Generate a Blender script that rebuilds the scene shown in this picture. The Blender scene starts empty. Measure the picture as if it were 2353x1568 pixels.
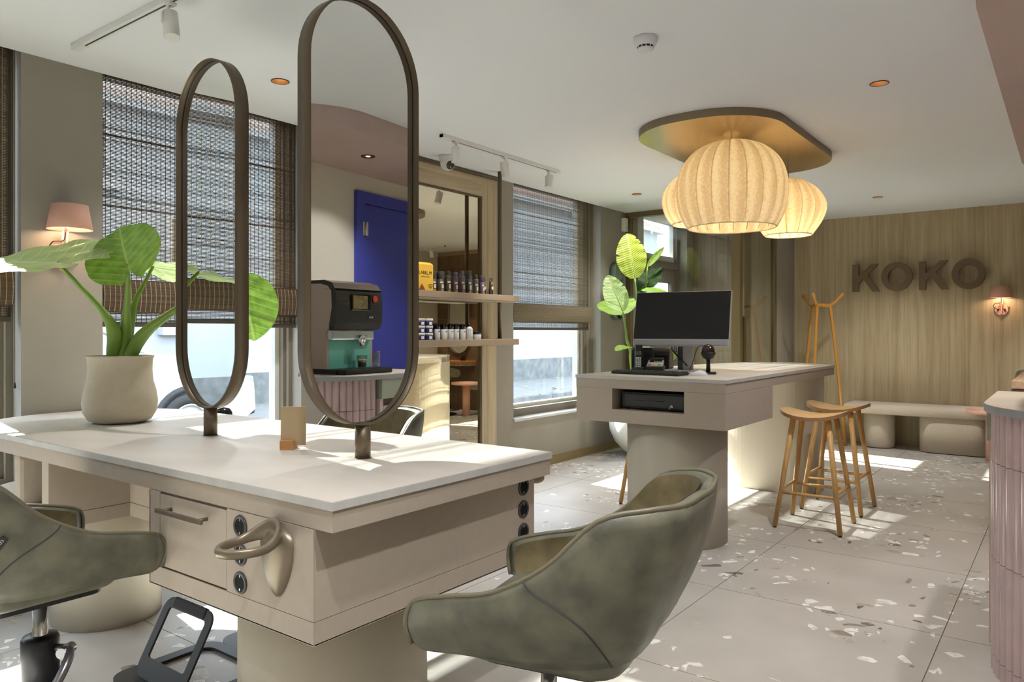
import bpy, bmesh, math, random
from mathutils import Vector, Matrix
random.seed(7)
sc = bpy.context.scene
COL = sc.collection
PI = math.pi

# ------------------------------------------------------------------ camera
FPX = 1715.0
EYE = 1.2
YAW = math.atan2(.6, .8)
cam_data = bpy.data.cameras.new('camera')
cam_data.sensor_width = 36.0
cam_data.lens = 36.0 * FPX / 2353.0
cam_data.shift_y = (763.0 - 784.0) / 2353.0
cam_data.clip_start = .05
cam_data.clip_end = 200
cam = bpy.data.objects.new('camera', cam_data)
cam.location = (0, 0, EYE)
cam.rotation_euler = (PI / 2, 0, YAW)
COL.objects.link(cam)
sc.camera = cam

# ------------------------------------------------------------------ world, sun, exposure
world = bpy.data.worlds.new('sky')
sc.world = world
world.use_nodes = True
wn = world.node_tree.nodes
wl = world.node_tree.links
bg = wn['Background']
sky = wn.new('ShaderNodeTexSky')
sky.sky_type = 'NISHITA'
sky.sun_disc = False
sky.sun_elevation = math.radians(32)
sky.sun_rotation = math.radians(275)
sky.air_density = 1.0
sky.dust_density = 1.2
sky.ozone_density = 1.0
haze = wn.new('ShaderNodeMix'); haze.data_type = 'RGBA'
haze.inputs[0].default_value = .62                 # bright hazy cloud over the blue
haze.inputs[7].default_value = (4.9, 5.3, 6.2, 1)
wl.new(sky.outputs[0], haze.inputs[6])
wl.new(haze.outputs[2], bg.inputs[0])
bg.inputs[1].default_value = 1.0

sun_data = bpy.data.lights.new('sun', 'SUN')
sun_data.energy = 38.0
sun_data.angle = math.radians(.6)
sun_data.color = (1.0, .96, .93)
sun = bpy.data.objects.new('sun', sun_data)
sun.rotation_euler = Vector((1.0, -.18, -.63)).to_track_quat('-Z', 'Y').to_euler()
sun.location = (-12, 4, 9)
COL.objects.link(sun)

vs = sc.view_settings
vs.view_transform = 'Standard'
vs.look = 'None'
vs.exposure = 1.22
vs.gamma = 1.0
vs.use_curve_mapping = False
cy = sc.cycles
cy.use_adaptive_sampling = True
cy.adaptive_threshold = .03
cy.max_bounces = 8
cy.diffuse_bounces = 4
cy.glossy_bounces = 5
cy.transmission_bounces = 6
cy.transparent_max_bounces = 12
cy.caustics_reflective = False
cy.caustics_refractive = False
cy.sample_clamp_indirect = 4.0
cy.sample_clamp_direct = 0.0
LAMP = 1.45          # one factor for the power of all indoor lamps, the added ones too

# ------------------------------------------------------------------ helpers
def lin(c):
    return tuple(((v / 255.0) / 12.92 if v / 255.0 <= .04045 else ((v / 255.0 + .055) / 1.055) ** 2.4) for v in c) + (1.0,)

MATS = {}
def mat(name, rgb, rough=.5, metal=0.0, noise=0.0, nscale=6.0, bump=0.0, bscale=60.0, spec=.5, coat=0.0, stretch=(1, 1, 1), rgb2=None, detail=4.0, coords='Object'):
    """plain principled material; noise mixes rgb with rgb2 (or a darker rgb) through a noise texture"""
    if name in MATS:
        return MATS[name]
    m = bpy.data.materials.new(name)
    m.use_nodes = True
    nt = m.node_tree
    b = nt.nodes['Principled BSDF']
    b.inputs['Base Color'].default_value = lin(rgb)
    b.inputs['Roughness'].default_value = rough
    b.inputs['Metallic'].default_value = metal
    b.inputs['Specular IOR Level'].default_value = spec
    if coat:
        b.inputs['Coat Weight'].default_value = coat
        b.inputs['Coat Roughness'].default_value = .15
    if noise or bump:
        if coords == 'World':
            tc = nt.nodes.new('ShaderNodeNewGeometry'); out = tc.outputs['Position']
        else:
            tc = nt.nodes.new('ShaderNodeTexCoord'); out = tc.outputs['Object']
        mp = nt.nodes.new('ShaderNodeMapping')
        mp.inputs['Scale'].default_value = stretch
        nt.links.new(out, mp.inputs['Vector'])
        if noise:
            n = nt.nodes.new('ShaderNodeTexNoise')
            n.inputs['Scale'].default_value = nscale
            n.inputs['Detail'].default_value = detail
            nt.links.new(mp.outputs[0], n.inputs['Vector'])
            r = nt.nodes.new('ShaderNodeValToRGB')
            r.color_ramp.elements[0].position = .32
            r.color_ramp.elements[1].position = .68
            c2 = rgb2 if rgb2 else tuple(max(0, v * (1 - noise)) for v in rgb)
            r.color_ramp.elements[0].color = lin(c2)
            r.color_ramp.elements[1].color = lin(rgb)
            nt.links.new(n.outputs['Fac'], r.inputs[0])
            nt.links.new(r.outputs[0], b.inputs['Base Color'])
        if bump:
            n2 = nt.nodes.new('ShaderNodeTexNoise')
            n2.inputs['Scale'].default_value = bscale
            n2.inputs['Detail'].default_value = 3
            nt.links.new(mp.outputs[0], n2.inputs['Vector'])
            bp = nt.nodes.new('ShaderNodeBump')
            bp.inputs['Strength'].default_value = bump
            bp.inputs['Distance'].default_value = .004
            nt.links.new(n2.outputs['Fac'], bp.inputs['Height'])
            nt.links.new(bp.outputs[0], b.inputs['Normal'])
    MATS[name] = m
    return m

def emit(name, rgb, strength):
    if name in MATS:
        return MATS[name]
    m = bpy.data.materials.new(name)
    m.use_nodes = True
    nt = m.node_tree
    nt.nodes.remove(nt.nodes['Principled BSDF'])
    e = nt.nodes.new('ShaderNodeEmission')
    e.inputs[0].default_value = lin(rgb)
    e.inputs[1].default_value = strength
    nt.links.new(e.outputs[0], nt.nodes['Material Output'].inputs[0])
    MATS[name] = m
    return m

def pane_mat(name, tint=(235, 240, 238), refl=1.0, rough=0.0):
    """thin window pane: lets light through, mirrors by fresnel"""
    if name in MATS:
        return MATS[name]
    m = bpy.data.materials.new(name)
    m.use_nodes = True
    nt = m.node_tree
    nt.nodes.remove(nt.nodes['Principled BSDF'])
    t = nt.nodes.new('ShaderNodeBsdfTransparent'); t.inputs[0].default_value = lin(tint)
    g = nt.nodes.new('ShaderNodeBsdfGlossy'); g.inputs['Roughness'].default_value = rough
    fr = nt.nodes.new('ShaderNodeLayerWeight')
    pw = nt.nodes.new('ShaderNodeMath'); pw.operation = 'POWER'; pw.inputs[1].default_value = 4.5
    nt.links.new(fr.outputs['Facing'], pw.inputs[0])
    mu = nt.nodes.new('ShaderNodeMath'); mu.operation = 'MULTIPLY_ADD'; mu.inputs[1].default_value = .9 * refl; mu.inputs[2].default_value = .04 * refl
    mu.use_clamp = True
    nt.links.new(pw.outputs[0], mu.inputs[0])
    mx = nt.nodes.new('ShaderNodeMixShader')
    nt.links.new(mu.outputs[0], mx.inputs[0])
    nt.links.new(t.outputs[0], mx.inputs[1])
    nt.links.new(g.outputs[0], mx.inputs[2])
    nt.links.new(mx.outputs[0], nt.nodes['Material Output'].inputs[0])
    MATS[name] = m
    return m

class MB:
    """collects geometry for ONE mesh object"""
    def __init__(self):
        self.v = []; self.f = []; self.s = []; self.uv = {}
    def add(self, vs_, fs_, smooth=False):
        o = len(self.v)
        self.v += [tuple(p) for p in vs_]
        for f in fs_:
            self.f.append(tuple(i + o for i in f)); self.s.append(smooth)
        return self
    def box(self, x0, x1, y0, y1, z0, z1, M=None):
        p = [(x, y, z) for z in (z0, z1) for y in (y0, y1) for x in (x0, x1)]
        if M is not None: p = [M @ Vector(q) for q in p]
        return self.add(p, [(0, 2, 3, 1), (4, 5, 7, 6), (0, 1, 5, 4), (2, 6, 7, 3), (0, 4, 6, 2), (1, 3, 7, 5)])
    def frame(self, x0, x1, y0, y1, z0, z1, wy, wz, wz2=None):
        """four bars round an opening in the yz plane, no overlaps"""
        wz2 = wz if wz2 is None else wz2
        self.box(x0, x1, y0, y0 + wy, z0, z1).box(x0, x1, y1 - wy, y1, z0, z1)
        if wz > 0: self.box(x0, x1, y0 + wy, y1 - wy, z0, z0 + wz)
        if wz2 > 0: self.box(x0, x1, y0 + wy, y1 - wy, z1 - wz2, z1)
        return self
    def bbox(self, x0, x1, y0, y1, z0, z1, b=.004, M=None):
        """box with chamfered edges"""
        b = min(b, (x1 - x0) / 2.01, (y1 - y0) / 2.01, (z1 - z0) / 2.01)
        bm = bmesh.new()
        bmesh.ops.create_cube(bm, size=1)
        for v in bm.verts:
            v.co = Vector(((x0 + x1) / 2 + v.co.x * (x1 - x0), (y0 + y1) / 2 + v.co.y * (y1 - y0), (z0 + z1) / 2 + v.co.z * (z1 - z0)))
        bmesh.ops.bevel(bm, geom=bm.edges[:], offset=b, segments=2, affect='EDGES', profile=.6)
        return self.bm(bm, M)
    def bm(self, bm, M=None, smooth=False):
        bm.verts.index_update()
        vs_ = [(M @ v.co if M is not None else v.co).copy() for v in bm.verts]
        fs_ = [tuple(v.index for v in f.verts) for f in bm.faces]
        bm.free()
        return self.add(vs_, fs_, smooth)
    def prism(self, poly, z0, z1, M=None, smooth=False, caps=True):
        n = len(poly)
        vs_ = [(x, y, z0) for x, y in poly] + [(x, y, z1) for x, y in poly]
        if M is not None: vs_ = [M @ Vector(q) for q in vs_]
        fs_ = [(i, (i + 1) % n, n + (i + 1) % n, n + i) for i in range(n)]
        self.add(vs_, fs_, smooth)
        if caps:
            self.add(vs_, [tuple(range(n))[::-1], tuple(range(n, 2 * n))])
        return self
    def ring(self, outer, inner, z0, z1, M=None, smooth=False):
        """plate with one hole; outer and inner have the same count"""
        n = len(outer)
        vs_ = [(x, y, z) for z in (z0, z1) for (x, y) in outer] + [(x, y, z) for z in (z0, z1) for (x, y) in inner]
        if M is not None: vs_ = [M @ Vector(q) for q in vs_]
        a, b, c, d = 0, n, 2 * n, 3 * n
        side = []; cap = []
        for i in range(n):
            j = (i + 1) % n
            side += [(a + i, a + j, b + j, b + i), (c + j, c + i, d + i, d + j)]
            cap += [(b + i, b + j, d + j, d + i), (a + j, a + i, c + i, c + j)]
        self.add(vs_, side, smooth); self.add(vs_, cap)
        return self
    def lathe(self, prof, n=32, M=None, smooth=True, close=False):
        """prof = [(r, z)...] about the z axis"""
        vs_ = []
        for r, z in prof:
            for k in range(n):
                a = 2 * PI * k / n
                vs_.append((r * math.cos(a), r * math.sin(a), z))
        if M is not None: vs_ = [M @ Vector(q) for q in vs_]
        fs_ = []
        m = len(prof)
        for i in range(m - 1 + (1 if close else 0)):
            i2 = (i + 1) % m
            for k in range(n):
                k2 = (k + 1) % n
                fs_.append((i * n + k, i * n + k2, i2 * n + k2, i2 * n + k))
        self.add(vs_, fs_, smooth)
        if not close:
            if prof[0][0] > 1e-6: self.add(vs_[:n], [tuple(range(n))[::-1]])
            if prof[-1][0] > 1e-6: self.add(vs_[-n:], [tuple(range(n))])
        return self
    def cyl(self, p0, p1, r0, r1=None, n=16, smooth=True):
        r1 = r0 if r1 is None else r1
        p0 = Vector(p0); p1 = Vector(p1)
        q = (p1 - p0).to_track_quat('Z', 'Y').to_matrix().to_4x4()
        M = Matrix.Translation(p0) @ q
        L = (p1 - p0).length
        return self.lathe([(r0, 0), (r1, L)], n, M, smooth)
    def tube(self, pts, r, n=8, closed=False, smooth=True):
        pts = [Vector(p) for p in pts]
        m = len(pts)
        rr = r if isinstance(r, (list, tuple)) else [r] * m
        up = Vector((0, 0, 1))
        vs_ = []
        prev = None
        for i, p in enumerate(pts):
            a = pts[(i - 1) % m] if closed else pts[max(i - 1, 0)]
            b = pts[(i + 1) % m] if closed else pts[min(i + 1, m - 1)]
            t = (b - a).normalized()
            if prev is None:
                ref = up if abs(t.z) < .9 else Vector((1, 0, 0))
                x = t.cross(ref).normalized()
            else:
                x = (prev - t * prev.dot(t)).normalized()
            prev = x
            y = t.cross(x)
            for k in range(n):
                an = 2 * PI * k / n
                vs_.append(p + (x * math.cos(an) + y * math.sin(an)) * rr[i])
        fs_ = []
        for i in range(m if closed else m - 1):
            i2 = (i + 1) % m
            for k in range(n):
                k2 = (k + 1) % n
                fs_.append((i * n + k, i * n + k2, i2 * n + k2, i2 * n + k))
        self.add(vs_, fs_, smooth)
        if not closed:
            self.add(vs_[:n], [tuple(range(n))[::-1]]); self.add(vs_[-n:], [tuple(range(n))])
        return self
    def sphere(self, c, r, n=16, sz=1.0, M=None):
        prof = [(max(r * math.sin(PI * i / n), 1e-5), -r * sz * math.cos(PI * i / n)) for i in range(n + 1)]
        T = Matrix.Translation(Vector(c))
        if M is not None: T = T @ M
        return self.lathe(prof, 2 * n, T, True)
    def grid(self, P, nu, nv, closed_u=False, smooth=True):
        """P(i, j) -> point, i in 0..nu, j in 0..nv"""
        nuu = nu if closed_u else nu + 1
        vs_ = [P(i, j) for i in range(nuu) for j in range(nv + 1)]
        fs_ = []
        for i in range(nu):
            i2 = (i + 1) % nuu
            for j in range(nv):
                fs_.append((i * (nv + 1) + j, i2 * (nv + 1) + j, i2 * (nv + 1) + j + 1, i * (nv + 1) + j + 1))
        return self.add(vs_, fs_, smooth)
    def mesh(self, name, m=None, recalc=True):
        me = bpy.data.meshes.new(name)
        me.from_pydata([tuple(p) for p in self.v], [], self.f)
        me.polygons.foreach_set('use_smooth', self.s)
        if self.uv:
            l = me.uv_layers.new(name='UVMap')
            for lp in me.loops:
                l.data[lp.index].uv = self.uv.get(lp.vertex_index, (0, 0))
        if m is not None: me.materials.append(m)
        if recalc:
            bm = bmesh.new(); bm.from_mesh(me)
            if not self.uv:
                bmesh.ops.remove_doubles(bm, verts=bm.verts[:], dist=1e-6)
            bmesh.ops.recalc_face_normals(bm, faces=bm.faces[:])
            bm.to_mesh(me); bm.free()
        me.update()
        return me
    def build(self, name, m, parent=None, loc=None, **kw):
        o = bpy.data.objects.new(name, self.mesh(name, m))
        COL.objects.link(o)
        if parent is not None: o.parent = parent
        if loc is not None: o.location = loc
        return tag(o, **kw)

def tag(o, label=None, cat=None, group=None, kind=None):
    if label: o['label'] = label
    if cat: o['category'] = cat
    if group: o['group'] = group
    if kind: o['kind'] = kind
    return o

def thing(name, label, cat, loc=(0, 0, 0), rz=0, group=None):
    o = bpy.data.objects.new(name, None)
    o.empty_display_size = .05
    o.location = loc
    o.rotation_euler = (0, 0, rz)
    COL.objects.link(o)
    return tag(o, label, cat, group)

def copy_tree(o, parent=None, loc=None, rz=None, label=None, group=None):
    c = o.copy()
    COL.objects.link(c)
    c.parent = parent
    if loc is not None: c.location = loc
    if rz is not None: c.rotation_euler = (0, 0, rz)
    if label: c['label'] = label
    if group: c['group'] = group
    for ch in list(o.children):
        copy_tree(ch, c)
    return c

def struct(name, mb, m, parent=None, loc=None):
    return mb.build(name, m, parent, loc, kind='structure')

def rrect(x0, x1, y0, y1, r, n=6):
    pts = []
    for cx, cy_, a0 in ((x1 - r, y0 + r, -90), (x1 - r, y1 - r, 0), (x0 + r, y1 - r, 90), (x0 + r, y0 + r, 180)):
        for k in range(n + 1):
            a = math.radians(a0 + 90 * k / n)
            pts.append((cx + r * math.cos(a), cy_ + r * math.sin(a)))
    return pts

def circ(cx, cy_, r, n=24, a0=0.0):
    return [(cx + r * math.cos(a0 + 2 * PI * k / n), cy_ + r * math.sin(a0 + 2 * PI * k / n)) for k in range(n)]

def stadium(hw, hh, n=24):
    """upright pill outline, half width hw, half height hh, anticlockwise"""
    pts = []
    for k in range(n + 1):
        a = PI * k / n
        pts.append((hw * math.cos(a), (hh - hw) + hw * math.sin(a)))
    for k in range(n + 1):
        a = PI + PI * k / n
        pts.append((hw * math.cos(a), -(hh - hw) + hw * math.sin(a)))
    return pts

def catmull(P, n=6):
    P = [Vector(p) for p in P]
    out = []
    for i in range(len(P) - 1):
        a = P[max(i - 1, 0)]; b = P[i]; c = P[i + 1]; d = P[min(i + 2, len(P) - 1)]
        for k in range(n):
            t = k / n
            out.append(.5 * ((2 * b) + (c - a) * t + (2 * a - 5 * b + 4 * c - d) * t * t + (3 * b - a - 3 * c + d) * t ** 3))
    out.append(P[-1])
    return out

def text_part(s, size, m, parent, M, depth=.0006, name='lettering', align='CENTER', sx=1.0):
    cu = bpy.data.curves.new('lettering', 'FONT')
    cu.body = s; cu.size = size; cu.extrude = depth; cu.align_x = align; cu.align_y = 'CENTER'
    cu.resolution_u = 2
    tmp = bpy.data.objects.new('lettering_curve', cu)
    COL.objects.link(tmp)
    bpy.context.view_layer.update()
    me = bpy.data.meshes.new_from_object(tmp.evaluated_get(bpy.context.evaluated_depsgraph_get()))
    bpy.data.objects.remove(tmp); bpy.data.curves.remove(cu)
    me.transform(M @ Matrix.Diagonal((sx, 1, 1, 1)))
    me.materials.clear(); me.materials.append(m)
    o = bpy.data.objects.new(name, me)
    COL.objects.link(o)
    o.parent = parent
    return o

def lamp(kind, name, loc, power, color=(1, .82, .6), parent=None, **kw):
    d = bpy.data.lights.new(name, kind)
    d.energy = power * LAMP
    d.color = color
    for k, v in kw.items(): setattr(d, k, v)
    o = bpy.data.objects.new(name, d)
    o.location = loc
    COL.objects.link(o)
    if parent is not None: o.parent = parent
    return o

def spot(u, v, d):
    """a point of the room: u, v as seen from the tripod, d metres ahead"""
    l = (u - 1176.5) / FPX * d
    return Vector((l * .8 - d * .6, l * .6 + d * .8, EYE + (763 - v) / FPX * d))

RX = Matrix.Rotation(PI / 2, 4, 'X')      # local xy -> world xz (facing -y)
def face_x(sign=1):                        # local xy -> world yz plane, facing +x or -x
    return Matrix(((0, 0, sign, 0), (sign, 0, 0, 0), (0, 1, 0, 0), (0, 0, 0, 1)))
# ------------------------------------------------------------------ materials of the room
def terrazzo():
    m = bpy.data.materials.new('terrazzo')
    m.use_nodes = True
    nt = m.node_tree; L = nt.links
    b = nt.nodes['Principled BSDF']
    b.inputs['Roughness'].default_value = .42
    b.inputs['Specular IOR Level'].default_value = .35
    g = nt.nodes.new('ShaderNodeNewGeometry')
    nd = nt.nodes.new('ShaderNodeTexNoise'); nd.inputs['Scale'].default_value = 9; nd.inputs['Detail'].default_value = 1
    L.new(g.outputs['Position'], nd.inputs['Vector'])
    ad = nt.nodes.new('ShaderNodeVectorMath'); ad.operation = 'MULTIPLY_ADD'
    ad.inputs[1].default_value = (.05, .05, 0)
    L.new(nd.outputs['Color'], ad.inputs[0]); L.new(g.outputs['Position'], ad.inputs[2])
    # base with soft clouds
    nb = nt.nodes.new('ShaderNodeTexNoise'); nb.inputs['Scale'].default_value = 2.3; nb.inputs['Detail'].default_value = 6
    L.new(g.outputs['Position'], nb.inputs['Vector'])
    rb = nt.nodes.new('ShaderNodeValToRGB')
    rb.color_ramp.elements[0].position = .3; rb.color_ramp.elements[0].color = lin((170, 164, 157))
    rb.color_ramp.elements[1].position = .75; rb.color_ramp.elements[1].color = lin((188, 183, 176))
    L.new(nb.outputs['Fac'], rb.inputs[0])
    cur = rb.outputs[0]
    dens = nt.nodes.new('ShaderNodeTexNoise'); dens.inputs['Scale'].default_value = 1.7; dens.inputs['Detail'].default_value = 1
    L.new(g.outputs['Position'], dens.inputs['Vector'])
    for scale, keep, edge, stretch in ((14.0, .86, .05, (1, 1.35, 1)), (25.0, .88, .06, (1.3, .9, 1)), (60.0, .97, .08, (1, 1, 1))):
        mp = nt.nodes.new('ShaderNodeMapping'); mp.inputs['Scale'].default_value = stretch; mp.inputs['Rotation'].default_value = (0, 0, scale)
        L.new(ad.outputs[0], mp.inputs['Vector'])
        v1 = nt.nodes.new('ShaderNodeTexVoronoi'); v1.voronoi_dimensions = '2D'; v1.inputs['Scale'].default_value = scale; v1.inputs['Randomness'].default_value = 1
        v2 = nt.nodes.new('ShaderNodeTexVoronoi'); v2.voronoi_dimensions = '2D'; v2.feature = 'DISTANCE_TO_EDGE'; v2.inputs['Scale'].default_value = scale; v2.inputs['Randomness'].default_value = 1
        L.new(mp.outputs[0], v1.inputs['Vector']); L.new(mp.outputs[0], v2.inputs['Vector'])
        sp = nt.nodes.new('ShaderNodeSeparateColor'); L.new(v1.outputs['Color'], sp.inputs[0])
        # selection: random red + density noise
        a1 = nt.nodes.new('ShaderNodeMath'); a1.operation = 'MULTIPLY_ADD'; a1.inputs[1].default_value = .75
        L.new(dens.outputs['Fac'], a1.inputs[0]); L.new(sp.outputs[0], a1.inputs[2])
        sel = nt.nodes.new('ShaderNodeMath'); sel.operation = 'GREATER_THAN'; sel.inputs[1].default_value = keep + .45
        L.new(a1.outputs[0], sel.inputs[0])
        th = nt.nodes.new('ShaderNodeMath'); th.operation = 'MULTIPLY_ADD'; th.inputs[1].default_value = .13; th.inputs[2].default_value = edge
        L.new(sp.outputs[1], th.inputs[0])
        ins = nt.nodes.new('ShaderNodeMath'); ins.operation = 'GREATER_THAN'
        L.new(v2.outputs['Distance'], ins.inputs[0]); L.new(th.outputs[0], ins.inputs[1])
        fac = nt.nodes.new('ShaderNodeMath'); fac.operation = 'MULTIPLY'
        L.new(sel.outputs[0], fac.inputs[0]); L.new(ins.outputs[0], fac.inputs[1])
        cr = nt.nodes.new('ShaderNodeValToRGB'); cr.color_ramp.interpolation = 'CONSTANT'
        cols = [(0, (230, 226, 220)), (.35, (238, 234, 228)), (.62, (190, 182, 166)), (.72, (165, 156, 140)), (.82, (138, 131, 120)), (.92, (112, 107, 99))]
        els = cr.color_ramp.elements
        els[0].position = 0; els[0].color = lin(cols[0][1])
        els[1].position = cols[1][0]; els[1].color = lin(cols[1][1])
        for p_, c_ in cols[2:]:
            e = els.new(p_); e.color = lin(c_)
        L.new(sp.outputs[2], cr.inputs[0])
        # marble veins inside the chips
        nv = nt.nodes.new('ShaderNodeTexNoise'); nv.inputs['Scale'].default_value = 26; nv.inputs['Detail'].default_value = 5
        L.new(ad.outputs[0], nv.inputs['Vector'])
        mv = nt.nodes.new('ShaderNodeMix'); mv.data_type = 'RGBA'; mv.blend_type = 'MULTIPLY'
        rv = nt.nodes.new('ShaderNodeValToRGB'); rv.color_ramp.elements[0].position = .38; rv.color_ramp.elements[0].color = (.55, .53, .5, 1); rv.color_ramp.elements[1].position = .5
        L.new(nv.outputs['Fac'], rv.inputs[0])
        mv.inputs[0].default_value = .6
        L.new(cr.outputs[0], mv.inputs[6]); L.new(rv.outputs[0], mv.inputs[7])
        mx = nt.nodes.new('ShaderNodeMix'); mx.data_type = 'RGBA'
        L.new(fac.outputs[0], mx.inputs[0]); L.new(cur, mx.inputs[6]); L.new(mv.outputs[2], mx.inputs[7])
        cur = mx.outputs[2]
    L.new(cur, b.inputs['Base Color'])
    return m

def wood(name, dark, light, axis='z', scale=1.0, rough=.5, fine=55.0):
    """straight grained veneer, grain running along axis"""
    m = bpy.data.materials.new(name)
    m.use_nodes = True
    nt = m.node_tree; L = nt.links
    b = nt.nodes['Principled BSDF']; b.inputs['Roughness'].default_value = rough
    b.inputs['Specular IOR Level'].default_value = .3
    tc = nt.nodes.new('ShaderNodeTexCoord')
    mp = nt.nodes.new('ShaderNodeMapping')
    s = [1.0, 1.0, 1.0]; s['xyz'.index(axis)] = .035
    mp.inputs['Scale'].default_value = [q * scale for q in s]
    L.new(tc.outputs['Object'], mp.inputs['Vector'])
    n1 = nt.nodes.new('ShaderNodeTexNoise'); n1.inputs['Scale'].default_value = fine; n1.inputs['Detail'].default_value = 6; n1.inputs['Roughness'].default_value = .6
    n2 = nt.nodes.new('ShaderNodeTexNoise'); n2.inputs['Scale'].default_value = fine / 6; n2.inputs['Detail'].default_value = 3; n2.inputs['Distortion'].default_value = 1.2
    L.new(mp.outputs[0], n1.inputs['Vector']); L.new(mp.outputs[0], n2.inputs['Vector'])
    mx = nt.nodes.new('ShaderNodeMath'); mx.operation = 'MULTIPLY_ADD'; mx.inputs[1].default_value = .55
    L.new(n1.outputs['Fac'], mx.inputs[0])
    h = nt.nodes.new('ShaderNodeMath'); h.operation = 'MULTIPLY'; h.inputs[1].default_value = .45
    L.new(n2.outputs['Fac'], h.inputs[0]); L.new(h.outputs[0], mx.inputs[2])
    r = nt.nodes.new('ShaderNodeValToRGB')
    r.color_ramp.elements[0].position = .36; r.color_ramp.elements[0].color = lin(dark)
    r.color_ramp.elements[1].position = .64; r.color_ramp.elements[1].color = lin(light)
    L.new(mx.outputs[0], r.inputs[0]); L.new(r.outputs[0], b.inputs['Base Color'])
    return m

M_TERR = terrazzo()
M_GROUT = mat('grout', (150, 135, 115), .9)
M_CEIL = mat('ceiling_paint', (233, 236, 241), .9, bump=.05, bscale=300, spec=.2)
M_WALL = mat('greige_paint', (153, 147, 138), .75, noise=.04, nscale=3, spec=.25, bump=.04, bscale=250)
M_KOKO = wood('pale_oak_panel', (164, 147, 116), (194, 178, 148), 'z', 1.0, .55)
M_OAKV = wood('pale_oak_trim', (165, 149, 122), (201, 186, 160), 'z', 1.4, .5)
M_OAKH = wood('pale_oak_trim_lying', (165, 149, 122), (201, 186, 160), 'y', 1.4, .5)
M_DKOAK = wood('smoked_oak_panel', (132, 118, 98), (158, 144, 122), 'z', 1.0, .5)
M_PINKP = mat('pink_plaster', (192, 170, 163), .8, noise=.03, nscale=4, spec=.2)
M_CREAM = mat('cream_wall_paint', (206, 200, 186), .8, spec=.2)
M_BLUE = mat('blue_lacquer', (60, 68, 158), .42, spec=.4)
M_BRONZE = mat('bronze_frame', (118, 104, 72), .42, metal=.35)
M_BASEB = mat('brass_skirting', (150, 132, 96), .38, metal=.45)
M_FRAME = mat('window_frame_paint', (120, 112, 98), .5)
M_FRAMEO = mat('window_sash_paint', (212, 212, 206), .5)
M_SILL = mat('sill_stone', (196, 196, 192), .35)
M_PANE = pane_mat('window_glass')
M_PANE2 = pane_mat('tinted_partition_glass', (238, 238, 232), 1.6)
M_STEEL = mat('brushed_steel', (190, 190, 188), .3, metal=.9)

# ------------------------------------------------------------------ room shell
XW = -3.78; XE = .537; YB = 8.81; YF = -2.4; H = 2.46
WT = .24
floor = struct('floor', MB().box(XW - WT, 1.3, YF, YB + .1, -.12, -.004), M_GROUT)
tile_me = {}
gx = [-.41 + .927 * k for k in range(-4, 3)]
gy = [2.47 + .907 * k for k in range(-6, 8)]
def clampi(a, lo, hi): return max(lo, min(hi, a))
for i in range(len(gx) - 1):
    for j in range(len(gy) - 1):
        x0 = clampi(gx[i], XW, XE); x1 = clampi(gx[i + 1], XW, XE); y0 = clampi(gy[j], YF, YB); y1 = clampi(gy[j + 1], YF, YB)
        if x1 - x0 < .02 or y1 - y0 < .02: continue
        w = round(x1 - x0 - .004, 4); d = round(y1 - y0 - .004, 4)
        if (w, d) not in tile_me:
            tile_me[(w, d)] = MB().box(0, w, 0, d, -.02, 0).mesh('floor_tile', M_TERR)
        t = bpy.data.objects.new('floor_tile', tile_me[(w, d)])
        t.location = (x0 + .002, y0 + .002, 0)
        t.parent = floor
        COL.objects.link(t)
# strip of floor under the west reveal / vestibule threshold
t = MB().box(XW - WT, XW, 7.3, 8.7, -.02, -.001).build('threshold', M_SILL, floor)

# ceiling with real holes for the downlights
DOWN = [(-3.18, 2.30), (-3.18, 6.14), (-.78, 4.14), (-1.45, 7.63), (-.78, .55), (-.25, 1.0), (-3.2, 7.9), (-2.35, -.3), (-1.0, -1.5), (-3.0, -1.4)]  # seen downlights first, then extra ones added only to brighten the room
bm = bmesh.new()
loops = [[(XW, YF), (1.3, YF), (1.3, YB + .1), (XW, YB + .1)]] + [circ(x, y, .041, 20) for x, y in DOWN]
for lp in loops:
    vv = [bm.verts.new((x, y, H)) for x, y in lp]
    for k in range(len(vv)): bm.edges.new((vv[k], vv[(k + 1) % len(vv)]))
bmesh.ops.triangle_fill(bm, use_beauty=True, edges=bm.edges[:], normal=(0, 0, -1))
mb = MB().bm(bm)
ceiling = struct('ceiling', mb, M_CEIL)
struct('roof_slab', MB().box(XW - WT, 1.3, YF - .1, YB + .1, 2.62, 2.8), M_CEIL)

# street side wall with its openings: (y0, y1, sill, head)
OPEN = [(-.55, 1.36, .45, 2.6), (1.713, 2.886, .45, 2.6), (5.06, 6.52, .45, 2.6), (7.32, 8.62, 0, 2.6)]
mb = MB()
y = YF - .1
for a, b, s0, s1 in OPEN:
    mb.box(XW - WT, XW, y, a, -.1, 2.62)
    if s0 > 0: mb.box(XW - WT, XW, a, b, -.1, s0)
    y = b
mb.box(XW - WT, XW, y, YB + .1, -.1, 2.62)
struct('wall_left', mb, M_WALL)
struct('wall_back', MB().box(-2.55, -.30, YB, YB + .1, 0, 2.6), M_KOKO)
struct('wall_right', MB().box(XE, XE + .1, YF, YB + .1, 0, 2.6), M_CREAM)
struct('wall_front', MB().box(XW, XE, YF - .1, YF, 0, 2.6), M_CREAM)
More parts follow.
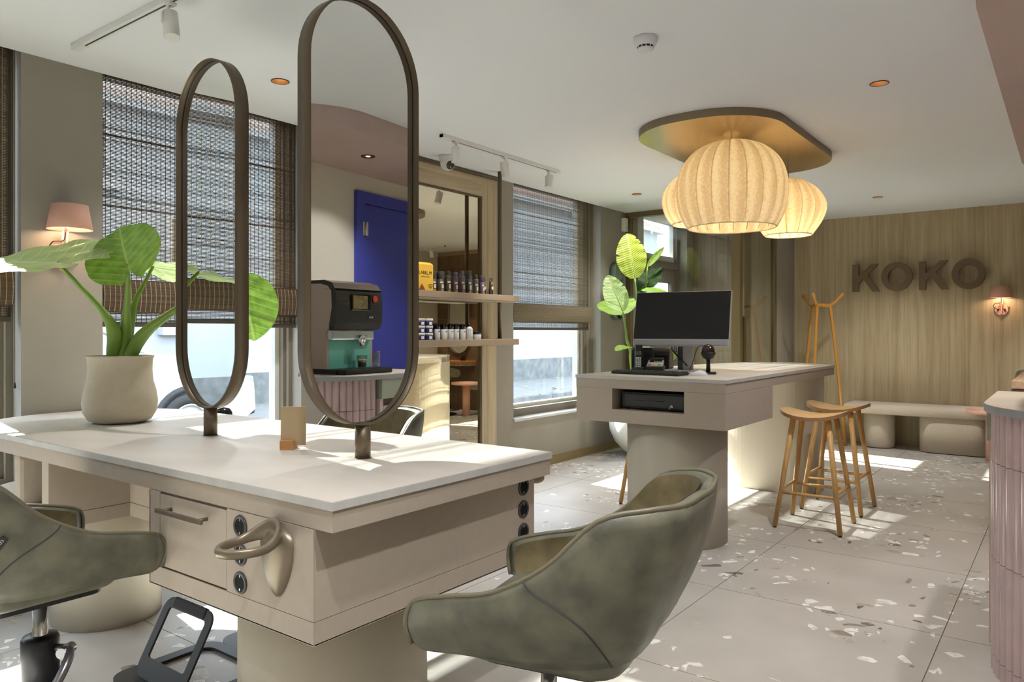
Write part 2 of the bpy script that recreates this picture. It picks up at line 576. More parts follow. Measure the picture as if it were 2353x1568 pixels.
# brown tiled wall beyond the wood panelling: one mesh of tiles only seen in the wall mirror
M_BTILE = mat('brown_wall_tile', (124, 98, 70), .45, noise=.16, nscale=5)
M_BGROUT = mat('pale_tile_joint', (170, 150, 118), .8)
tw = struct('wall_tiled', MB().box(-.30, XE, YB - .005, YB + .1, 0, 2.6), M_BGROUT)
tme = MB().bbox(0, .196, -.012, 0, 0, .196, .003).mesh('wall_tile', M_BTILE)
for i in range(5):
    for j in range(13):
        x = -.298 + i * .2; z = j * .2
        if x + .2 > XE + .19 or z > 2.4: continue
        o = bpy.data.objects.new('wall_tile', tme)
        o.location = (x, YB - .005, z)
        if x + .196 > XE: o.scale = ((XE - x) / .196, 1, 1)
        o.parent = tw
        COL.objects.link(o)

# dropped pink soffit with its round corner
arc = [(.14 + .41 * math.cos(a), 3.1 + .41 * math.sin(a)) for a in [math.radians(-90 - 90 * k / 14) for k in range(15)]]
poly = [(XE, 2.69)] + arc + [(-.27, 6.1)] + [(-.15 + .12 * math.cos(a), 6.12 + .12 * math.sin(a)) for a in [math.radians(180 - 90 * k / 5) for k in range(6)]] + [(XE, 6.24)]
struct('trim_1', MB().prism(poly[::-1], 2.344, H), M_PINKP)

# skirting along the street wall and the vestibule pier
mb = MB().box(XW, XW + .015, 2.9, 3.0, .004, .075)
mb.box(XW, XW + .015, 4.80, 7.02, .004, .075).box(XW, XW + .015, 1.36, 1.71, .004, .075)
mb.box(XW, XW + .022, 4.80, 7.02, 0, .012)
struct('baseboard_left', mb, M_BASEB)

# windows: frame, inner sash, pane, sill
def window(n, y0, y1, z0, z1=2.6, fw=.15):
    fr = MB()
    xo, xi = XW - .22, XW - .09
    fr.frame(xo + .062, xi, y0, y1, z0, z1, fw * .6, .08, .07)
    fr.frame(xo + .062, xi - .03, y0 + fw * .6, y1 - fw * .6, z0 + .08, z1 - .07, fw * .4, 0, 0)
    w = struct('window_%d' % n, fr, M_FRAME)
    s = MB()
    a, b, c, d = y0 + fw, y1 - fw, z0 + .08, z1 - .07
    s.frame(xo, xo + .06, a - fw + .01, b + fw - .01, c - .07, d + .06, fw + .02, .10, .09)
    s.build('sash', M_FRAMEO, w)
    MB().box(xo + .025, xo + .031, a, b, c, d).build('pane', M_PANE, w)
    MB().bbox(XW - .1, XW + .022, y0 - .005, y1 + .005, z0 - .012, z0 + .012, .004).build('sill', M_SILL, w)
    return w
window(1, *OPEN[0][:3], fw=.05)
window(2, *OPEN[1][:3], fw=.045)
window(3, *OPEN[2][:3])

# street door of the vestibule with transom
yd0, yd1 = OPEN[3][:2]
d = struct('door_2', MB().frame(XW - .2, XW - .1, yd0, yd1, 0, 2.6, .08, 0, .08).box(XW - .2, XW - .1, yd0 + .08, yd1 - .08, 1.96, 2.04), M_FRAME)
lf = MB()
lx0, lx1 = XW - .18, XW - .13
py0, py1 = 7.72, 8.46
lf.box(lx0, lx1, yd0 + .08, py0, 0.01, 1.96).box(lx0, lx1, py1, yd1 - .08, 0.01, 1.96).box(lx0, lx1, py0, py1, .01, .55).box(lx0, lx1, py0, py1, 1.79, 1.96)
lf.build('door_leaf', M_FRAME, d)
MB().box(lx0 + .02, lx0 + .026, py0, py1, .55, 1.79).build('door_pane', M_PANE, d)
MB().box(lx0 + .02, lx0 + .026, py0, 8.5, 2.11, 2.50).build('transom_pane', M_PANE, d)
tf = MB()
tf.box(lx0, lx1, yd0 + .08, py0, 2.04, 2.52).box(lx0, lx1, 8.5, yd1 - .08, 2.04, 2.52).box(lx0, lx1, py0, 8.5, 2.04, 2.11).box(lx0, lx1, py0, 8.5, 2.50, 2.52)
tf.build('transom_sash', M_FRAMEO, d)
MB().cyl((lx1 + .05, yd0 + .2, .95), (lx1 + .05, yd0 + .2, 1.25), .012).cyl((lx1, yd0 + .2, 1.0), (lx1 + .05, yd0 + .2, 1.0), .008).cyl((lx1, yd0 + .2, 1.2), (lx1 + .05, yd0 + .2, 1.2), .008).build('pull_handle', M_STEEL, d)

# vestibule: dark oak back panel, grey pier, glazed screen
struct('wall_vestibule', MB().box(XW, -2.62, YB, YB + .1, 0, 2.6), M_DKOAK)
struct('wall_pier', MB().box(-2.62, -2.55, 8.17, YB + .1, 0, H), M_WALL)
dk = MB().box(-3.45, -2.66, YB - .012, YB, .01, 2.06).build('panel_door', M_DKOAK)
tag(dk, kind='structure'); dk.name = 'door_3'
YV = 7.07; XV = -2.55
gs = thing('glazed_vestibule_screen', 'bronze framed glass screen around the entrance vestibule beside the wall clock', 'glass screen', (XV, YV, 0))
def lb(mb, x0, x1, y0, y1, z0, z1): return mb.box(x0 - XV, x1 - XV, y0 - YV, y1 - YV, z0, z1)
lb(MB(), XW + .001, XW + .055, YV - .02, YV + .04, 0, H).build('frame_post', M_BRONZE, gs)
lb(MB(), XV - .085, XV, YV - .02, YV + .06, 0, H).build('corner_post', M_BRONZE, gs)
lb(MB(), XW + .055, XV - .085, YV - .02, YV + .04, H - .055, H).build('top_rail', M_BRONZE, gs)
lb(MB(), XW + .055, XV - .085, YV - .02, YV + .04, 0, .06).build('bottom_rail', M_BRONZE, gs)
lb(MB(), XW + .055, XV - .085, YV + .005, YV + .013, .06, H - .055).build('glass_pane', M_PANE2, gs)
lb(MB(), XV - .05, XV, YV + .06, 8.12, H - .055, H).build('top_rail', M_BRONZE, gs)
lb(MB(), XV - .05, XV, YV + .06, 8.12, 0, .06).build('bottom_rail', M_BRONZE, gs)
lb(MB(), XV - .05, XV, 8.10, 8.17, 0, H).build('frame_post', M_BRONZE, gs)
lb(MB(), XV - .028, XV - .02, YV + .06, 8.10, .06, H - .055).build('glass_pane', M_PANE2, gs)
lb(MB(), XV - .16, XV - .10, 7.62, 7.66, .06, H - .055).build('door_stile', M_BRONZE, gs)
lb(MB(), XV - .012, XV + .028, YV + .075, YV + .10, .55, 1.35).build('pull_bar', M_BRONZE, gs)

# blue door in the cream wall, only seen in the tall mirror
DY0 = 3.86
bd = struct('door_1', MB().frame(XE - .03, XE, DY0, DY0 + 1.03, 0, 2.22, .085, 0, .085), M_BLUE)
MB().bbox(XE - .022, XE - .001, DY0 + .09, DY0 + .945, .01, 2.13, .003).build('door_leaf', M_BLUE, bd)
for z in (.3, 1.95):
    MB().cyl((XE - .035, DY0 + .087, z - .05), (XE - .035, DY0 + .087, z + .05), .008, n=10).box(XE - .032, XE - .02, DY0 + .06, DY0 + .115, z - .05, z + .05).build('hinge', M_STEEL, bd)
MB().cyl((XE - .07, DY0 + .88, 1.05), (XE - .02, DY0 + .88, 1.05), .01).cyl((XE - .07, DY0 + .88, 1.05), (XE - .07, DY0 + .76, 1.05), .009).build('door_handle', M_STEEL, bd)
# ------------------------------------------------------------------ the street outside
ZS = -.1
XFAC = -10.9
M_ASPH = mat('asphalt', (116, 116, 117), .9, noise=.2, nscale=30, bump=.2, bscale=120)
M_PAVE = mat('paving_slabs', (122, 121, 118), .9, noise=.15, nscale=14)
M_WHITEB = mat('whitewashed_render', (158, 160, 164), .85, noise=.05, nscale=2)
M_PLINTH = mat('weathered_plinth', (112, 112, 111), .9, noise=.2, nscale=7, bump=.3, bscale=40)
M_DKGREY = mat('dark_grey_cladding', (84, 84, 88), .8)
M_WTRIM = mat('peeling_white_trim', (170, 170, 168), .7, noise=.08, nscale=30)
M_OSB = mat('osb_board', (136, 114, 82), .8, noise=.25, nscale=60)
M_DARKGL = mat('dark_house_glass', (70, 76, 82), .12, spec=.6)
M_ROOF = mat('roof_tiles', (120, 84, 70), .85, noise=.2, nscale=20)
struct('street', MB().box(-8.0, XW - WT, -14, 34, ZS - .1, ZS).box(-12, -8.0, -14, 34, ZS - .3, ZS).box(XW - WT, 14, -14, YF - .1, ZS - .1, ZS), M_ASPH)
pv = thing('pavement', 'raised grey pavement with kerb in front of the white houses', 'pavement', (-9.4, 8, ZS))
MB().box(-1.5, 1.25, -22, 26, 0, .10).build('paving', M_PAVE, pv)
for k in range(24):
    MB().bbox(1.25, 1.4, -22 + k * 2, -20.02 + k * 2, 0, .11, .015).build('kerbstone', M_PLINTH, pv)

hs = thing('white_house', 'whitewashed house across the street with boarded window and double door', 'house', (XFAC, 8.5, ZS))
HX = .0
hw = MB()
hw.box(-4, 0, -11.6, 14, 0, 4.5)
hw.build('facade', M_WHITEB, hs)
for a, b in ((-11.6, 1.5), (3.3, 14)):
    MB().box(-.02, .05, a, b, .1, .62).build('plinth', M_PLINTH, hs)
def hwindow(yc, w, z0, z1, fill, name='window'):
    f = MB().frame(-.01, .06, yc - w / 2 - .09, yc + w / 2 + .09, z0 - .07, z1 + .1, .09, .07, .1)
    if fill is not M_OSB: f.box(.013, .04, yc - .03, yc + .03, z0, z1)
    f = f.build(name, M_WTRIM, hs)
    MB().box(-.005, .012, yc - w / 2, yc + w / 2, z0, z1).build('pane', fill, f)
    MB().bbox(0, .16, yc - w / 2 - .2, yc + w / 2 + .2, z0 - .3, z0 - .17, .01).build('sill', M_WTRIM, f)
for yc, w, fl in ((-2.1, .95, M_OSB), (-6.0, 1.0, M_DARKGL), (.15, 1.0, M_DARKGL), (5.2, 1.0, M_DARKGL), (9.5, 1.0, M_DARKGL)):
    hwindow(yc, w, 1.55, 3.0, fl)
for yc in (-8.6, -4.0, .15, 2.5, 5.2, 9.5):
    hwindow(yc, .9, 3.6, 4.3, M_DARKGL)
dr = MB().frame(-.01, .05, 1.5, 3.3, .1, 3.1, .12, 0, .15).box(0, .03, 1.62, 2.39, .43, 2.95).box(0, .03, 2.405, 3.18, .43, 2.95).build('double_door', M_WTRIM, hs)
for y0 in (1.68, 2.45):
    for z0, z1 in ((.6, 1.15), (1.3, 2.1), (2.25, 2.85)):
        mm = MB()
        mm.frame(.028, .045, y0, y0 + .64, z0, z1, .04, .04)
        mm.build('panel_moulding', M_WTRIM, dr)
MB().box(0, .35, 1.4, 3.4, .1, .25).box(0, .18, 1.5, 3.3, .25, .42).build('doorstep', M_PLINTH, hs)
MB().box(-4.2, .25, -11.8, 14.2, 4.5, 4.62).build('eaves', M_WTRIM, hs)
MB().prism([(-4.2, 0), (.25, 0), (-2, 1.1)], -11.8, 14.2, Matrix(((1, 0, 0, 0), (0, 0, 1, 0), (0, 1, 0, 4.62), (0, 0, 0, 1)))).build('roof', M_ROOF, hs)
MB().cyl((.12, -9.6, .1), (.12, -9.6, 4.48), .05).build('downpipe', M_WTRIM, hs)
gh = thing('grey_clad_house', 'dark grey clad building standing further down the street beside white house', 'house', (XFAC - .4, -8.6, ZS))
MB().box(-4, 0, -6, 5.3, 0, 4.4).build('facade', M_DKGREY, gh)
for yc in (-3.2, 1.0):
    f = MB().box(-.01, .06, yc - .6, yc + .6, 1.3, 2.9).build('window', M_FRAME, gh)
    MB().box(.05, .07, yc - .52, yc + .52, 1.38, 2.82).build('pane', M_DARKGL, f)
MB().box(-4.1, .15, -6.1, 5.4, 4.4, 4.55).build('eaves', M_DKGREY, gh)
lp = MB().lathe([(.075, 0), (.075, 1.0), (.05, 1.1), (.045, 4.2), (.035, 4.25)], 14).build('lamp_post', mat('galvanised_steel', (150, 150, 150), .5, metal=.6), None, (-8.7, -2.6, ZS + .1))
tag(lp, 'galvanised lamp post on the pavement across the street', 'lamp post')
bo = MB().lathe([(.07, 0), (.06, 1.25), (.045, 1.33), (.01, 1.36)], 14).build('bollard', mat('blue_grey_bollard', (96, 116, 128), .6), None, (-8.5, 11.25, ZS + .1))
tag(bo, 'blue grey steel bollard at the kerb near the double door', 'bollard')

# cars -----------------------------------------------------------
M_CARW = mat('white_car_paint', (168, 169, 172), .22, coat=.6)
M_CARBK = mat('black_car_plastic', (38, 38, 40), .6)
M_TYRE = mat('tyre_rubber', (46, 46, 48), .8)
M_RIM = mat('alloy_rim', (200, 202, 205), .3, metal=.8)
M_CARGL = mat('car_glass', (120, 124, 128), .08, spec=.7)
M_TAIL = mat('tail_lamp_red', (140, 30, 26), .25)
def car(loc, rz, label):
    """length along local +y (front), width along x"""
    t = thing('parked_car', label, 'car', loc, rz, None)
    side = [(-2.1, .45), (-2.14, .75), (-2.02, 1.02), (-1.75, 1.08), (-1.0, 1.1), (.55, 1.08), (1.2, 1.02), (1.85, .9), (2.1, .72), (2.12, .42), (1.9, .27), (-1.9, .27)]
    def loft(prof, hw, inset):
        P = MB(); n = len(prof)
        rows = [(-hw + inset, .86), (-hw, .96), (-hw * .5, 1.0), (hw * .5, 1.0), (hw, .96), (hw - inset, .86)]
        zm = sum(p[1] for p in prof) / n
        vs_ = []
        rows = [(-hw, .0), (-hw * .92, .03), (0, .05), (hw * .92, .03), (hw, .0)]
        for x, g in rows:
            for (y_, z_) in prof:
                vs_.append((x, y_ * (1 + g * .6), z_ + (g if z_ > .9 else 0)))
        fs_ = []
        for i in range(len(rows) - 1):
            for k in range(n):
                k2 = (k + 1) % n
                fs_.append((i * n + k, (i + 1) * n + k, (i + 1) * n + k2, i * n + k2))
        fs_ += [tuple(range(n)), tuple(range((len(rows) - 1) * n, len(rows) * n))[::-1]]
        P.add(vs_, fs_)
        return P
    loft(side, .88, .05).build('body', M_CARW, t)
    cab = [(-1.95, 1.02), (-1.72, 1.45), (-1.2, 1.56), (-.2, 1.55), (.25, 1.42), (.95, 1.04)]
    loft(cab, .78, .1).build('cabin', M_CARGL, t)
    rf = [(-1.75, 1.50), (-1.2, 1.585), (-.2, 1.575), (.12, 1.51), (-.2, 1.52), (-1.2, 1.53)]
    loft(rf, .74, .1).build('roof', M_CARW, t)
    for sx in (-1, 1):
        p = MB()
        p.tube([(sx * .80, .95, 1.05), (sx * .765, .25, 1.45), (sx * .75, -.2, 1.545)], .03, 6)
        p.build('pillar', M_CARW, t)
        MB().tube([(sx * .79, -.35, 1.05), (sx * .76, -.35, 1.54)], .03, 6).build('pillar', M_CARBK, t)
        MB().bbox(sx * .82 - .07, sx * .82 + .07, .55, .75, 1.05, 1.18, .03).build('wing_mirror', M_CARW, t)
        MB().box(sx * .885 - .01, sx * .885 + .01, -1.2, 1.1, .27, .45).build('sill_trim', M_CARBK, t)
        for y_ in (-1.3, 1.32):
            R_ = Matrix.Translation((sx * .80, y_, .33)) @ Matrix.Rotation(PI / 2, 4, 'Y')
            MB().lathe([(.40, -.095), (.42, 0), (.40, .095), (.33, .095), (.33, -.095)], 28, R_, close=True).build('wheel_arch', M_CARBK, t)
            w = MB().lathe([(.21, -.1), (.29, -.11), (.325, -.08), (.33, 0), (.325, .08), (.29, .11), (.21, .1)], 28, R_, close=True).build('wheel', M_TYRE, t)
            rm = MB().lathe([(.205, .09), (.21, .1), (.19, .1), (.185, .06)], 24, R_, close=True)
            for k in range(10):
                a = 2 * PI * k / 10
                rm.box(-.02, .02, .03, .2, sx * .055 - .01, sx * .055 + .02, R_ @ Matrix.Rotation(a, 4, 'Z'))
            rm.lathe([(.05, sx * .03), (.05, sx * .08)], 12, R_)
            rm.build('rim', M_RIM, w)
        MB().bbox(sx * .72 - .14, sx * .72 + .14, -2.17, -2.05, .78, 1.0, .03).build('tail_lamp', M_TAIL, t)
        MB().bbox(sx * .66 - .18, sx * .66 + .18, 2.02, 2.13, .68, .8, .03).build('headlamp', M_CARGL, t)
    MB().bbox(-.8, .8, -2.2, -2.08, .42, .7, .04).build('rear_bumper', M_CARBK, t)
    MB().bbox(-.8, .8, 2.06, 2.18, .35, .6, .04).build('front_bumper', M_CARBK, t)
    return t
car((-8.35, 2.95, ZS), 0, 'white car parked by the kerb opposite, seen behind the potted elephant ear plant')
car((-8.6, -6.3, ZS + .1), PI, 'white car parked beside the grey clad building, its dark bumper towards the lamp post')
# fallen leaves
lf = MB()
for k in range(900):
    if k < 520: x = random.gauss(-7.75, .2); 
    else: x = random.uniform(-10.6, -4.6)
    y_ = random.uniform(-6, 17)
    z = ZS + (.105 if x < -8.0 else .006) + random.random() * .012
    if -8.05 < x < -7.95: continue
    r = random.uniform(.04, .085); a = random.uniform(0, 6.28)
    tx, ty = random.uniform(-.4, .4), random.uniform(-.4, .4)
    pts = []
    for j in range(5):
        an = a + 2 * PI * j / 5; rr = r * (1 if j % 2 else .6)
        dx, dy = rr * math.cos(an), rr * math.sin(an)
        pts.append((x + dx, y_ + dy, z + max(0, tx * dx + ty * dy) + .004))
    lf.add(pts, [(0, 1, 2, 3, 4)])
o = lf.build('fallen_leaves', mat('dry_leaves', (206, 164, 96), .8, noise=.5, nscale=3, rgb2=(156, 118, 66), coords='World'))
tag(o, 'scattered yellow and brown fallen leaves along the kerb', 'leaves', kind='stuff')
# a street tree seen through the blinds
# ------------------------------------------------------------------ furniture materials
M_TAUPE = mat('taupe_laminate', (170, 158, 145), .55, noise=.02, nscale=40, spec=.3)
M_TAUPED = mat('taupe_joint_shadow', (92, 80, 66), .8)
def slab_mat():
    m = mat('stone_look_top', (200, 193, 184), .42, noise=1, nscale=3.2, rgb2=(186, 180, 173), detail=7, spec=.35, stretch=(1, 2.2, 1))
    return m
M_SLAB = slab_mat()
M_SLABE = mat('daylit_stone_edge', (188, 186, 184), .5, noise=.06, nscale=14)  # same stone as the top; cool daylight tone put into the edge colour
M_PLAST = mat('troweled_plaster', (196, 188, 172), .6, noise=.05, nscale=5, bump=.15, bscale=9, stretch=(1, 1, .35))
M_BRZ = mat('satin_bronze', (126, 115, 98), .38, metal=.55)
M_BRZD = mat('dark_bronze', (106, 93, 76), .42, metal=.5)
M_BLACK = mat('matt_black_plastic', (26, 26, 28), .45)
M_BLACKG = mat('gloss_black', (12, 12, 13), .15)
M_CHROME = mat('chrome', (215, 215, 218), .12, metal=1.0)
M_MIRROR = mat('mirror_silver', (236, 238, 236), .0, metal=1.0)
M_GUN = mat('gunmetal_handle', (120, 110, 96), .4, metal=.7)

def edge_slab(mb_poly, z0, z1, name, parent, off=(0, 0)):
    """worktop: slab with its own edge band as sub-part"""
    top = MB().prism(mb_poly, z0 + .0005, z1).build(name, M_SLAB, parent)
    n = len(mb_poly)
    cx = sum(p[0] for p in mb_poly) / n; cy_ = sum(p[1] for p in mb_poly) / n
    e = MB()
    vs_ = []
    out = []
    for i in range(n):
        a = Vector((*mb_poly[i - 1], 0)); b = Vector((*mb_poly[i], 0)); c = Vector((*mb_poly[(i + 1) % n], 0))
        t1 = (b - a).normalized(); t2 = (c - b).normalized()
        nn = Vector((t1.y + t2.y, -(t1.x + t2.x), 0)).normalized()
        k = 1 / max(.4, nn.dot(Vector((t1.y, -t1.x, 0))))
        out.append((b.x + nn.x * .0012 * k, b.y + nn.y * .0012 * k))
    e.ring(out, mb_poly, z0, z1 - .0012)
    e.build('edge_band', M_SLABE, top)
    return top

def socket(parent, M, name='power_socket'):
    """round flush socket, built facing local +z"""
    o = MB().lathe([(.0275, 0), (.0275, .003), (.026, .0042), (.0205, .0042), (.0195, .001), (.0195, -.0)], 28, M).build(name, mat('socket_ring', (58, 58, 60), .45), parent)
    c = MB().lathe([(.0195, .0032), (.0185, .0012), (.0001, .0012)], 24, M)
    c.build('socket_well', mat('socket_black', (10, 10, 11), .7, spec=.2), o)
    for s in (-1, 1):
        MB().box(-.002, .002, s * .0165 - .003, s * .0165 + .003, .001, .0035, M).build('earth_contact', M_STEEL, o)
    return o

# ------------------------------------------------------------------ styling table
TX, TY = -2.5, 1.5075
TZ = .825
tb = thing('styling_table', 'long taupe styling table with stone look top and drawer box on two plaster drums', 'table', (TX, TY, 0))
def tl(x, y): return (x - TX, y - TY)
arcp = [(-3.34 - .4325 * math.sin(a), 1.5075 + .4325 * math.cos(a)) for a in [PI * k / 20 for k in range(21)]]
outline = [tl(x, y) for x, y in [(-1.30, 1.075), (-1.30, 1.94)] + arcp]
edge_slab(outline, .805, TZ, 'tabletop', tb)
inn = [tl(x, y) for x, y in [(-1.304, 1.079), (-1.304, 1.936)] + [(-3.34 - .4285 * math.sin(a), 1.5075 + .4285 * math.cos(a)) for a in [PI * k / 20 for k in range(21)]]]
MB().prism(inn, .755, .8045).build('apron', M_TAUPE, tb)
def tbox(mb, x0, x1, y0, y1, z0, z1, b=0): return (mb.bbox(x0 - TX, x1 - TX, y0 - TY, y1 - TY, z0, z1, b) if b else mb.box(x0 - TX, x1 - TX, y0 - TY, y1 - TY, z0, z1))
YT0 = 1.077
# drawer box under the end of the table: carcass, face panels with fine joints
tbox(MB(), -2.088, -1.369, 1.081, 1.935, .494, .7545).build('box_core', M_TAUPED, tb)
tbox(MB(), -1.3695, -1.365, 1.0785, 1.937, .545, .7535, 0).build('end_panel', M_TAUPE, tb)
tbox(MB(), -1.3695, -1.365, 1.0785, 1.937, .491, .5435, 0).build('end_rail', M_TAUPE, tb)
tbox(MB(), -2.092, -1.3665, 1.0765, 1.081, .491, .5435).build('front_rail', M_TAUPE, tb)
tbox(MB(), -1.708, -1.3665, 1.0765, 1.081, .545, .7535).build('front_panel', M_TAUPE, tb)
tbox(MB(), -2.092, -2.038, 1.0765, 1.081, .545, .7535).build('side_stile', M_TAUPE, tb)
dw = tbox(MB(), -2.034, -1.711, 1.0775, 1.083, .5495, .7475).build('drawer_front', M_TAUPE, tb)
h = MB()
for x in (-1.975, -1.80): h.cyl((x - TX + .0, 1.078 - TY, .713), (x - TX, 1.048 - TY, .713), .005, n=10)
tbox(h, -2.0, -1.775, 1.042, 1.052, .707, .719, .002)
h.build('handle', M_GUN, dw)
tbox(MB(), -2.092, -2.088, 1.0765, 1.937, .491, .7545).build('side_panel', M_TAUPE, tb)
tbox(MB(), -2.092, -1.365, 1.0765, 1.937, .4895, .4935).build('bottom_panel', M_TAUPE, tb)
tbox(MB(), -2.09, -1.37, 1.935, 1.939, .491, .7545).build('rear_panel', M_TAUPE, tb)
for z in (.718, .648, .578):
    socket(tb, Matrix.Translation((-1.648 - TX, 1.0765 - TY, z)) @ RX)
    socket(tb, Matrix.Translation((-1.365 - TX, 1.878 - TY, z)) @ face_x(1))
# spine and far open cabinet
tbox(MB(), -2.78, -2.09, 1.357, 1.66, .572, .7545).build('spine', M_TAUPE, tb)
tbox(MB(), -2.78, -2.09, 1.357, 1.66, .522, .570).build('spine_rail', M_TAUPE, tb)
tbox(MB(), -2.832, -2.779, 1.083, 1.93, .572, .7545).build('divider', M_TAUPE, tb)
tbox(MB(), -2.832, -2.779, 1.083, 1.93, .522, .570).build('divider_rail', M_TAUPE, tb)
shelf_poly = [tl(x, y) for x, y in [(-2.832, 1.085), (-2.832, 1.93)] + [(-3.34 - .42 * math.sin(a), 1.5075 + .4225 * math.cos(a)) for a in [PI * k / 16 for k in range(17)]]]
MB().prism(shelf_poly, .522, .545).build('cubby_shelf', M_TAUPE, tb)
tbox(MB(), -3.085, -3.03, 1.085, 1.36, .545, .7545, .015).build('cubby_upright', M_TAUPE, tb)
tbox(MB(), -3.03, -2.832, 1.345, 1.357, .545, .7545).build('cubby_back', M_TAUPE, tb)
for (x, y, r, zt, nm) in ((-1.812, 1.509, .282, .4898, 'drum_leg'), (-3.286, 1.509, .209, .522, 'drum_leg')):
    MB().lathe([(r, .001), (r, zt)], 64, Matrix.Translation((x - TX, y - TY, 0))).build(nm, M_PLAST, tb)

# magazines in the cubby
mg = MB().bbox(-.085, .085, -.11, .11, 0, .018, .002).build('magazine_stack', mat('magazine_paper', (214, 212, 208), .6, noise=1, nscale=24, rgb2=(70, 70, 84)), None, (-2.93, 1.22, .5455))
tag(mg, 'stack of printed magazines on the open shelf under the styling table', 'magazines')

# hair dryer holders
def holder(loc, rz, label):
    t = thing('hair_dryer_holder', label, 'dryer holder', loc, rz, 'hair dryer holders on the styling table')
    # back plate: long teardrop shell on the panel, facing local -y
    def P(i, j):
        a = 2 * PI * i / 28
        s = j / 8
        w = .060
        zz = math.sin(a)
        x = w * math.cos(a) * (1 if zz > 0 else (1 - .28 * zz * zz))
        z = .045 * zz if zz > 0 else .125 * zz
        q = math.cos(s * PI / 2)
        return (x * math.sin(s * PI / 2 + .0001), -.026 * q, z * math.sin(s * PI / 2 + .0001))
    MB().grid(P, 28, 8, True).build('back_shell', M_BRZ, t)
    # ring
    rg = MB()
    n = 36
    R0 = .052
    def Q(i, j):
        a = 2 * PI * i / n
        b = 2 * PI * j / 10
        # egg-shaped loop lying nearly level, rim higher at the wall
        cx, cy_ = R0 * 1.02 * math.cos(a), -.078 + R0 * 1.35 * math.sin(a)
        up = .012 + (.026 * max(0, math.sin(a)) ** 1.5)
        tall = .011 + .016 * max(0, math.sin(a)) ** 2
        nx, ny = math.cos(a), math.sin(a)
        return (cx + nx * .0075 * math.cos(b), cy_ + ny * .0075 * math.cos(b), up + tall * math.sin(b))
    rg.grid(Q, n, 10, True)
    rg.build('ring', M_BRZ, t)
    return t
holder((-1.497, 1.0765, .70), 0, 'bronze hair dryer holder beside the drawer of the styling table')
holder((-1.46, 1.939, .70), PI, 'bronze hair dryer holder peeking out behind the far side of the styling table')

# ------------------------------------------------------------------ oval mirrors on the table
def oval_mirror(x, y, rz, label):
    t = thing('oval_mirror', label, 'mirror', (x, y, TZ), rz, 'pill shaped mirrors on the styling table')
    hh = .627; hw = .2225; zc = .10 + hh
    RXc = Matrix.Translation((0, 0, zc)) @ RX
    o = stadium(hw, hh, 28); i = stadium(hw - .004, hh - .004, 28)
    MB().ring(o, i, -.025, .025, RXc, smooth=True).build('frame', M_BRZD, t)
    MB().prism(i, .0005, .003, RXc).build('mirror_glass', M_MIRROR, t)
    MB().prism(i, -.003, -.0005, RXc).build('mirror_glass', M_MIRROR, t)
    gk = MB().ring(i, stadium(hw - .006, hh - .006, 28), -.005, .005, RXc).build('gasket', M_BLACK, t)
    MB().lathe([(.0235, .0), (.0235, .106)], 28).build('post', M_BRZD, t)
    MB().lathe([(.0265, .0), (.0262, .0015), (.0235, .002)], 28).build('foot_ring', M_BRZD, t)
    return t
oval_mirror(-2.495, 1.507, math.radians(-4.3), 'pill shaped mirror with gold lit bronze rim nearest the elephant ear plant')
oval_mirror(-1.684, 1.507, math.radians(93), 'tall pill shaped bronze mirror reflecting coffee machine and blue door')

# card holder
ch = thing('price_card_holder', 'blank wooden card in a small notched wooden block between the mirrors', 'card holder', (-2.0, 1.49, TZ), math.radians(38))
M_BEECH = wood('beech', (172, 118, 70), (204, 152, 100), 'x', 3.0, .5)
M_BIRCH = mat('birch_card', (190, 168, 132), .55, noise=.06, nscale=8)
MB().bbox(-.03, .012, -.03, -.008, 0, .03, .0008).bbox(-.03, .012, -.008, .03, 0, .012, .0008).build('block', M_BEECH, ch)
MB().bbox(-.034, .046, -.0075, -.0035, .0122, .135, .0008, Matrix.Rotation(math.radians(-3), 4, 'X')).build('card', M_BIRCH, ch)
# ------------------------------------------------------------------ styling chairs
def leather(name, a, b):
    m = mat(name, b, .42, noise=1, nscale=13, rgb2=a, detail=6, bump=.12, bscale=160, spec=.45)
    return m
M_LEA = leather('olive_grey_leather', (78, 78, 68), (112, 110, 94))
M_LEAI = leather('olive_inner_leather', (92, 82, 56), (124, 112, 80))
M_PIPE = mat('leather_piping', (104, 98, 80), .45)
M_SEAM = mat('seam_thread', (58, 62, 64), .7)

# half plan of the shell from the middle of the back round to the front of the arm:
# (x forward, y side, top z, bottom z, bottom pull-in)
HALF = [(-.285, 0.0, .872, .600, .68), (-.280, .085, .876, .598, .68), (-.262, .165, .872, .585, .70), (-.210, .225, .870, .562, .74),
        (-.120, .256, .846, .548, .78), (-.020, .266, .752, .542, .82), (.090, .267, .690, .542, .86), (.190, .262, .666, .545, .92), (.262, .252, .648, .540, .97), (.290, .246, .634, .550, .99)]
def chair_shell():
    hp = catmull([Vector((a[0], a[1], a[2])) for a in HALF], 4)
    hb = catmull([Vector((a[3], a[4], 0)) for a in HALF], 4)
    right = [(p, q) for p, q in zip(hp, hb)]
    left = [(Vector((p.x, -p.y, p.z)), q) for p, q in right[:0:-1]]
    return left + right
def shell_pt(prof, t, off=0.0):
    """t 0 top .. 1 bottom along one rib, off outward"""
    p, q = prof
    zb, k = q.x, q.y
    z = p.z + (zb - p.z) * t
    e = t ** 1.25
    s = 1 + (k - 1) * e
    bulge = math.sin(PI * min(1, t)) * .012
    r = math.hypot(p.x, p.y)
    rr = r * s + bulge + off
    return Vector((p.x / r * rr, p.y / r * rr, z))

